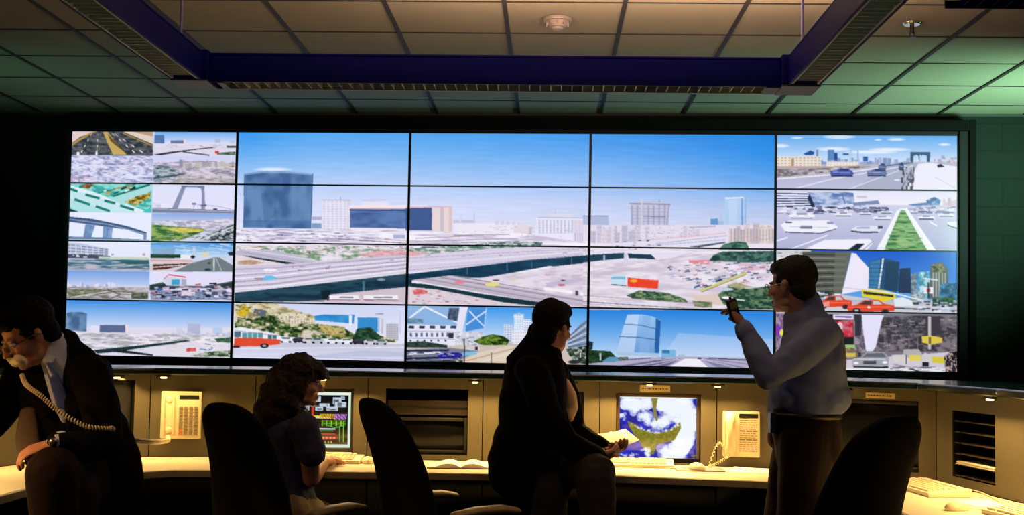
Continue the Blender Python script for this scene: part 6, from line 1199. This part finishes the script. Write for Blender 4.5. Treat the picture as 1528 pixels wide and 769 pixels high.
bm = new_bm(); head_geo(bm, Mh); neck_geo(bm, Mh, P(812, 532, 5.6), .058); tube(bm, torso, sc_r(tr, .84), n=24)
for A_ in (nA, fA): tube(bm, A_, [.052, .047, .042])
for A_ in (nF, fF): tube(bm, A_, [.042, .036, .027])
for L_ in (lgN, lgF): tube(bm, L_, [.085, .075, .06], n=16)
for L_ in (lgN2, lgF2): tube(bm, L_, [.058, .05, .036], n=14)
hand_geo(bm, nF[-1], P(915, 681, 5.52)-nF[-1], (.1, .5, .7), -1, .75, .8); hand_geo(bm, fF[-1], P(922, 672, 5.58)-fF[-1], (.0, .0, 1), 1, .5, .6)
fin('body', bm, M_skin, root, .0052, 4); eyes(root, Mh)
bm = new_bm(); ell(bm, (0, -.024, .162), (.083, .097, .089), Mh); ell(bm, (0, .016, .196), (.070, .082, .048), Mh); ell(bm, (0, -.060, .09), (.068, .054, .078), Mh); ell(bm, (0, -.042, .06), (.054, .038, .045), Mh)
for s in (-1, 1): ell(bm, (s*.068, .012, .135), (.012, .028, .036), Mh, sub=2)
fin('hair', bm, M_hairb, root, .005, 3, .004, 25, .002, 90)
bm = new_bm(); tube(bm, torso, tr, n=28); ell(bm, P(793, 552, 5.46), (.085, .08, .075)); ell(bm, P(826, 556, 5.74), (.075, .08, .075)); ell(bm, P(785, 625, 5.58), (.13, .14, .26)); tube(bm, [P(806, 500, 5.61), P(806, 520, 5.6), P(800, 545, 5.6)], [(.062, .065), (.10, .11), (.14, .14)], n=22)
tube(bm, nA, [.074, .066, .060], n=18); tube(bm, nF, [.060, .052, .042], n=18); tube(bm, fA, [.062, .056, .052], n=16); tube(bm, fF, [.056, .05, .042], n=16)
tube(bm, [P(775, 650, 5.60), P(768, 690, 5.60), P(766, 714, 5.58)], [(.12, .12), (.13, .12), (.12, .10)], n=22); ell(bm, P(812, 690, 5.56), (.14, .12, .07))
fin('jacket', bm, M_suit, root, .0065, 4, .014, 7, .003, 24)
bm = new_bm(); tube(bm, [P(844, 572, 5.70), P(851, 590, 5.72), P(854, 610, 5.72), P(852, 626, 5.68)], [(.022, .022), (.030, .03), (.028, .03), (.012, .015)], n=14); fin('shirt_front', bm, mat('shirt_lamplit_warm', (240, 200, 150), .8, nscale=30, namp=.04), root, .005, 3)  # warm lamp glow is put into this shirt colour
bm = new_bm(); tube(bm, [P(812, 500, 5.61), P(815, 515, 5.6)], [(.061, .061), (.070, .07)], n=24); fin('collar', bm, M_white, root, .005, 2)
bm = new_bm()
for L_ in (lgN, lgF): tube(bm, L_, [.100, .095, .086], n=20)
for L_ in (lgN2, lgF2): tube(bm, L_, [.086, .076, .070], n=18)
tube(bm, [P(792, 672, 5.70), P(798, 686, 5.72)], [(.15, .13), (.14, .11)], n=22); fin('trousers', bm, M_trou, root, .0065, 4, .010, 9, .003, 30)
shoe(root, (lgN2[-1].x-.02, lgN2[-1].y+.02, .03), (.8, -.3)); shoe(root, (lgF2[-1].x-.02, lgF2[-1].y, 0), (.8, -.3))
def held_sheet(cs, label, cv=.01, m=None):
    cs = [Vector(c) for c in cs]; bm = new_bm(); n = 8; nn = (cs[1]-cs[0]).cross(cs[3]-cs[0]).normalized()
    for j in range(n+1):
        for i in range(n+1):
            u, v = i/n, j/n; p = cs[0]*(1-u)*(1-v)+cs[1]*u*(1-v)+cs[2]*u*v+cs[3]*(1-u)*v; bm.verts.new(p+nn*cv*math.sin(PI*u)*math.sin(PI*(.3+.7*v)))
    bm.verts.ensure_lookup_table()
    for j in range(n):
        for i in range(n): a = j*(n+1)+i; bm.faces.new([bm.verts[k] for k in (a, a+1, a+n+2, a+n+1)])
    bmesh.ops.solidify(bm, geom=bm.faces[:], thickness=.0008)
    o = obj('paper_sheet', bm, m or M_paperh); c0 = sum(cs, Vector())/4; o.data.transform(Matrix.Translation(-c0)); o.location = c0; tag(o, label, 'paper', 'papers held by the perched man'); return o
held_sheet([P(868, 654, 5.78), P(912, 644, 6.02), P(946, 660, 5.74), P(902, 679, 5.50)], 'front sheet of the brightly lit papers held by the perched man', .012)
held_sheet([P(884, 648, 5.82), P(933, 640, 6.06), P(954, 657, 5.79), P(914, 675, 5.56)], 'rear sheet of the fanned papers, sticking out towards the weather map', .010)

# ======== seated woman
root = thing('person', 'seated woman with dark curly hair and short-sleeved navy blouse typing', 'person', (P(435, 760, 5.4).x, 5.4, 0))
hd = P(450, 568, 5.42); Mh = basis((0, 0, 0), (.97, .20, -.12), (.08, .0, 1)); Mh = Matrix.Translation(hd - Mh @ Vector((0, .0, .115))) @ Mh @ Matrix.Scale(.93, 4)
torso = [P(437, 622, 5.42), P(433, 640, 5.42), P(430, 680, 5.40), P(427, 730, 5.38), P(428, 762, 5.38)]
tr = [(.075, .085), (.118, .125), (.122, .115), (.120, .115), (.135, .135)]
nA = [P(455, 640, 5.28), P(462, 675, 5.28), P(464, 714, 5.32)]; nF = [P(464, 714, 5.32), P(474, 704, 5.50), P(484, 690, 5.70)]
fA = [P(415, 645, 5.58), P(425, 690, 5.66), P(445, 712, 5.70)]; fF = [P(445, 712, 5.70), P(470, 698, 5.80), P(490, 687, 5.86)]
lgN = [P(432, 765, 5.32), Vector((P(462, 770, 5.5).x, 5.5, .56)), Vector((P(480, 770, 5.72).x, 5.74, .52))]; lgF = [P(418, 765, 5.46), Vector((P(440, 770, 5.66).x, 5.66, .56)), Vector((P(458, 770, 5.85).x, 5.86, .52))]
def shin(L_): k_ = L_[-1]; return [k_, k_+Vector((.03, .03, -.22)), k_+Vector((.02, .02, -.42))]
bm = new_bm(); head_geo(bm, Mh); neck_geo(bm, Mh, P(437, 622, 5.42), .048); tube(bm, torso, sc_r(tr, .86), n=24); tube(bm, nA, [.050, .046, .038]); tube(bm, nF, [.040, .034, .024]); tube(bm, fA, [.044, .04, .036]); tube(bm, fF, [.036, .032, .024])
for L_ in (lgN, lgF): tube(bm, L_, [.08, .072, .055], n=16); tube(bm, shin(L_), [.054, .045, .032], n=14)
hand_geo(bm, nF[-1], P(495, 684, 5.86)-nF[-1], (0, .1, -1), -1, .35, .2, .92); hand_geo(bm, fF[-1], P(503, 683, 6.0)-fF[-1], (0, .1, -1), 1, .35, .2, .92)
fin('body', bm, M_skin, root, .005, 4); eyes(root, Mh)
bm = new_bm(); rs = random.Random(11)
for c_, r_ in (((0, -.02, .17), (.095, .11, .088)), ((0, .05, .19), (.072, .062, .045)), ((0, .090, .168), (.055, .034, .034)), ((0, -.075, .10), (.11, .095, .11)), ((0, -.095, .03), (.12, .10, .10)), ((0, -.115, -.05), (.125, .095, .09)), ((0, -.14, -.10), (.115, .08, .06))): ell(bm, c_, r_, Mh)
for s in (-1, 1): ell(bm, (s*.066, -.02, .09), (.030, .055, .09), Mh); ell(bm, (s*.07, -.04, .01), (.035, .055, .07), Mh)
for k in range(150):
    a = rs.uniform(-PI, PI); z = rs.uniform(-.12, .20); y_ = -.06-.03*(z < .06); rad = .092 if z < .14 else .074
    x = rad*math.sin(a); yy = y_-rad*math.cos(a)*1.05
    if yy > -.02 and z < .15: continue
    ell(bm, (x, yy, z), (.016, .016, .02), Mh, sub=1)
fin('hair', bm, M_hairc, root, .006, 2, .010, 22, .006, 60)
bm = new_bm(); tube(bm, torso, tr, n=28); ell(bm, P(453, 640, 5.29), (.072, .072, .075)); ell(bm, P(455, 652, 5.285), (.064, .066, .06)); ell(bm, P(415, 640, 5.54), (.065, .06, .055)); tube(bm, [nA[0], nA[1]], [.062, .068], n=18); tube(bm, fA[:2], [.056, .06], n=18, flat=True); ell(bm, P(418, 660, 5.38), (.10, .10, .14))
fin('blouse', bm, M_blouse, root, .006, 4, .014, 9, .004, 30)
bm = new_bm(); pts = [(Mh @ Vector((0, -.018, -.012)))+Vector((.060*math.cos(a), .060*math.sin(a), -.014*math.cos(a-.4))) for a in [2*PI*k/24 for k in range(25)]]; tube(bm, pts, [.0022]*25, n=6, flat=True); fin('necklace', bm, M_metal, root, re=False)
bm = new_bm(); ell(bm, (.076, .002, .078), (.005, .005, .008), Mh, sub=2); fin('earring', bm, M_metal, root, re=False)
bm = new_bm(); tube(bm, [P(428, 750, 5.38), P(428, 775, 5.38)], [(.13, .13), (.14, .14)], n=24)
for L_ in (lgN, lgF): tube(bm, L_, [.10, .09, .076], n=18); tube(bm, shin(L_), [.075, .065, .06], n=16)
fin('trousers', bm, M_trok, root, .007, 4, .010, 9)
for L_ in (lgN, lgF): k_ = L_[-1]; shoe(root, (k_.x+.0, k_.y-.0, 0), (.6, .8))

# ======== seated man on the phone
root = thing('person', 'man in dark suit and blue tie at the far left, telephone handset at his mouth', 'person', (P(120, 700, 4.3).x, 4.3, 0))
hd = P(40, 496, 4.34); Mh = basis((0, 0, 0), (-.62, -.60, -.52), (-.28, -.26, .9)); Mh = Matrix.Translation(hd - Mh @ Vector((0, 0, .125))) @ Mh
torso = [P(82, 545, 4.46), P(92, 568, 4.46), P(104, 620, 4.48), P(118, 670, 4.50), P(128, 705, 4.52)]
tr = [(.10, .10), (.165, .135), (.17, .14), (.165, .145), (.17, .15)]
nA = [P(134, 562, 4.34), P(152, 610, 4.28), P(160, 662, 4.22)]; nF = [P(160, 662, 4.22), P(125, 668, 4.12), P(86, 662, 4.06)]
fA = [P(30, 572, 4.56), P(0, 620, 4.46), P(-22, 640, 4.36)]; fF = [P(-22, 640, 4.40), P(-36, 595, 4.42), P(-30, 556, 4.42)]
lgN = [P(125, 708, 4.42), P(95, 706, 4.22), P(78, 706, 4.02)]; lgF = [P(135, 712, 4.58), P(118, 730, 4.34), P(108, 740, 4.16)]
def shin2(L_, dx=.05): k_ = L_[-1]; return [k_, Vector((k_.x+dx*.5, k_.y+.02, k_.z*.55)), Vector((k_.x+dx, k_.y+.05, .10))]
bm = new_bm(); head_geo(bm, Mh); neck_geo(bm, Mh, P(76, 545, 4.46), .058); tube(bm, torso, sc_r(tr, .84), n=24)
for A_ in (nA, fA): tube(bm, A_, [.052, .047, .042])
for A_ in (nF, fF): tube(bm, A_, [.042, .036, .028])
for L_ in (lgN, lgF): tube(bm, L_, [.085, .075, .06], n=16); tube(bm, shin2(L_), [.058, .05, .036], n=14)
hand_geo(bm, nF[-1], P(34, 676, 4.02)-nF[-1], (.05, .3, -1), 1, .55, .5, 1.06); hand_geo(bm, fF[-1], P(-14, 520, 4.42)-fF[-1], (.6, -.0, .3), 1, .8, .8)
fin('body', bm, M_skin, root, .0048, 4); eyes(root, Mh); glasses(root, Mh)
bm = new_bm(); ell(bm, (0, -.024, .166), (.084, .100, .090), Mh); ell(bm, (0, .020, .200), (.072, .084, .048), Mh); ell(bm, (0, -.060, .10), (.070, .054, .075), Mh)
for s in (-1, 1): ell(bm, (s*.069, .012, .14), (.012, .028, .036), Mh, sub=2)
fin('hair', bm, M_hairb, root, .005, 3, .005, 22, .003, 80)
bm = new_bm(); tube(bm, torso, tr, n=28); ell(bm, P(132, 558, 4.37), (.085, .085, .075)); ell(bm, P(34, 566, 4.56), (.08, .08, .075)); tube(bm, [P(98, 512, 4.50), P(100, 535, 4.48)], [(.06, .06), (.11, .10)], n=20)
tube(bm, nA, [.078, .070, .064], n=18); tube(bm, nF, [.064, .056, .045], n=18); tube(bm, fA, [.07, .062, .056], n=16); tube(bm, fF, [.056, .05, .042], n=16)
tube(bm, [P(150, 640, 4.50), P(168, 690, 4.52), P(180, 735, 4.52)], [(.10, .10), (.105, .10), (.10, .08)], n=20); ell(bm, P(140, 690, 4.46), (.14, .12, .13))
fin('jacket', bm, M_suit2, root, .0065, 4, .014, 7, .003, 24)
# shirt front, collar, tie, lapels along the chest, which faces down-left
cf = Vector((-.55, -.80, -.1)).normalized()
bm = new_bm(); tube(bm, [P(80, 512, 4.40), P(82, 540, 4.36), P(88, 570, 4.33), P(94, 600, 4.335), P(98, 625, 4.36)], [(.045, .045), (.05, .04), (.045, .035), (.04, .03), (.02, .02)], n=16); fin('shirt', bm, M_white, root, .005, 3)
bm = new_bm(); tube(bm, [P(84, 500, 4.42), P(80, 524, 4.37), P(74, 542, 4.30)], [(.03, .012), (.032, .012), (.012, .006)], n=12); fin('collar', bm, M_white, root, .004, 2)
bm = new_bm(); tube(bm, [P(72, 545, 4.295), P(80, 562, 4.28), P(88, 585, 4.285), P(95, 608, 4.30)], [(.014, .010), (.020, .006), (.026, .006), (.028, .006)], n=12); fin('tie', bm, M_tie, root, .004, 2)
bm = new_bm(); tube(bm, [P(104, 520, 4.40), P(112, 560, 4.31), P(110, 605, 4.29), P(104, 635, 4.30)], [(.03, .012), (.045, .012), (.035, .012), (.015, .01)], n=12); tube(bm, [P(52, 552, 4.40), P(55, 585, 4.34), P(70, 620, 4.32)], [(.03, .012), (.035, .012), (.02, .01)], n=12); fin('lapel', bm, M_suit2, root, .005, 2)
bm = new_bm(); tube(bm, [P(42, 612, 4.36), P(40, 650, 4.32), P(44, 684, 4.28)], [(.03, .012), (.045, .014), (.04, .012)], n=12); fin('jacket_front', bm, mat('suit_lining_brown', (74, 58, 40), .7, nscale=30, namp=.1), root, .005, 2)
bm = new_bm(); tube(bm, [P(92, 662, 4.075), P(86, 662, 4.06)], [.044, .040], n=18); fin('cuff', bm, M_white, root, .004, 2)
bm = new_bm(); d_ = (nF[-1]-nF[-2]).normalized(); tube(bm, [P(82, 662, 4.055), P(78, 662.5, 4.05)], [.033, .033], n=18, flat=True); c_ = P(79, 660, 4.015); ell(bm, c_, (.015, .012, .015), sub=3); fin('wrist_watch', bm, M_metal, root, re=False)
bm = new_bm(); c_ = P(38, 690, 4.0); bmesh.ops.create_cone(bm, cap_ends=False, segments=16, radius1=.0105, radius2=.0105, depth=.005, matrix=Matrix.Translation(c_) @ Vector((-.6, -.1, -.5)).to_track_quat('Z', 'Y').to_matrix().to_4x4()); fin('ring', bm, M_gold, root, re=False)
bm = new_bm(); tube(bm, [P(128, 690, 4.50), P(128, 715, 4.50)], [(.16, .15), (.16, .13)], n=22)
for L_ in (lgN, lgF): tube(bm, L_, [.115, .100, .088], n=20); tube(bm, shin2(L_), [.085, .076, .070], n=18)
fin('trousers', bm, M_trob, root, .0065, 4, .010, 9)
for L_ in (lgN, lgF): k_ = shin2(L_)[-1]; shoe(root, (k_.x+.03, k_.y+.02, 0), (-.6, -.8))
# the handset, its cord runs back to the panel phone
a = P(34, 551, 4.20); b_ = P(6, 514, 4.42); dz = (b_-a).normalized(); q = (a+b_)/2
t = thing('telephone_handset', 'cream telephone handset with coiled cord, at the mouth of the man at left', 'telephone handset', q)
yv = (hd-q); yv = -(yv-dz*yv.dot(dz)).normalized(); xv = yv.cross(dz); Mo = Matrix(((xv.x, yv.x, dz.x, 0), (xv.y, yv.y, dz.y, 0), (xv.z, yv.z, dz.z, 0), (0, 0, 0, 1)))
bm = new_bm(); handset(bm, Mo, .205); obj('grip', bm, M_ph, t, smooth=True)
bm = new_bm(); pe = u_b.W(pc.x-pw*.3, -.03, pc.z-phh*.46)
path = [P(33, 560, 4.18), P(40, 575, 4.11), P(62, 592, 4.08), P(90, 615, 4.10), P(128, 636, 4.12), P(166, 640, 4.16)]; coil(bm, [p-q for p in path], .007, .0024, 46)
path2 = [P(166, 640, 4.16), P(182, 650, 4.6), P(205, 658, 5.1), P(232, 660, 5.7), P(250, 658, 6.1), pe]; coil(bm, [p-q for p in path2], .0075, .0045, 60)
obj('cord', bm, M_ph, t, smooth=True)
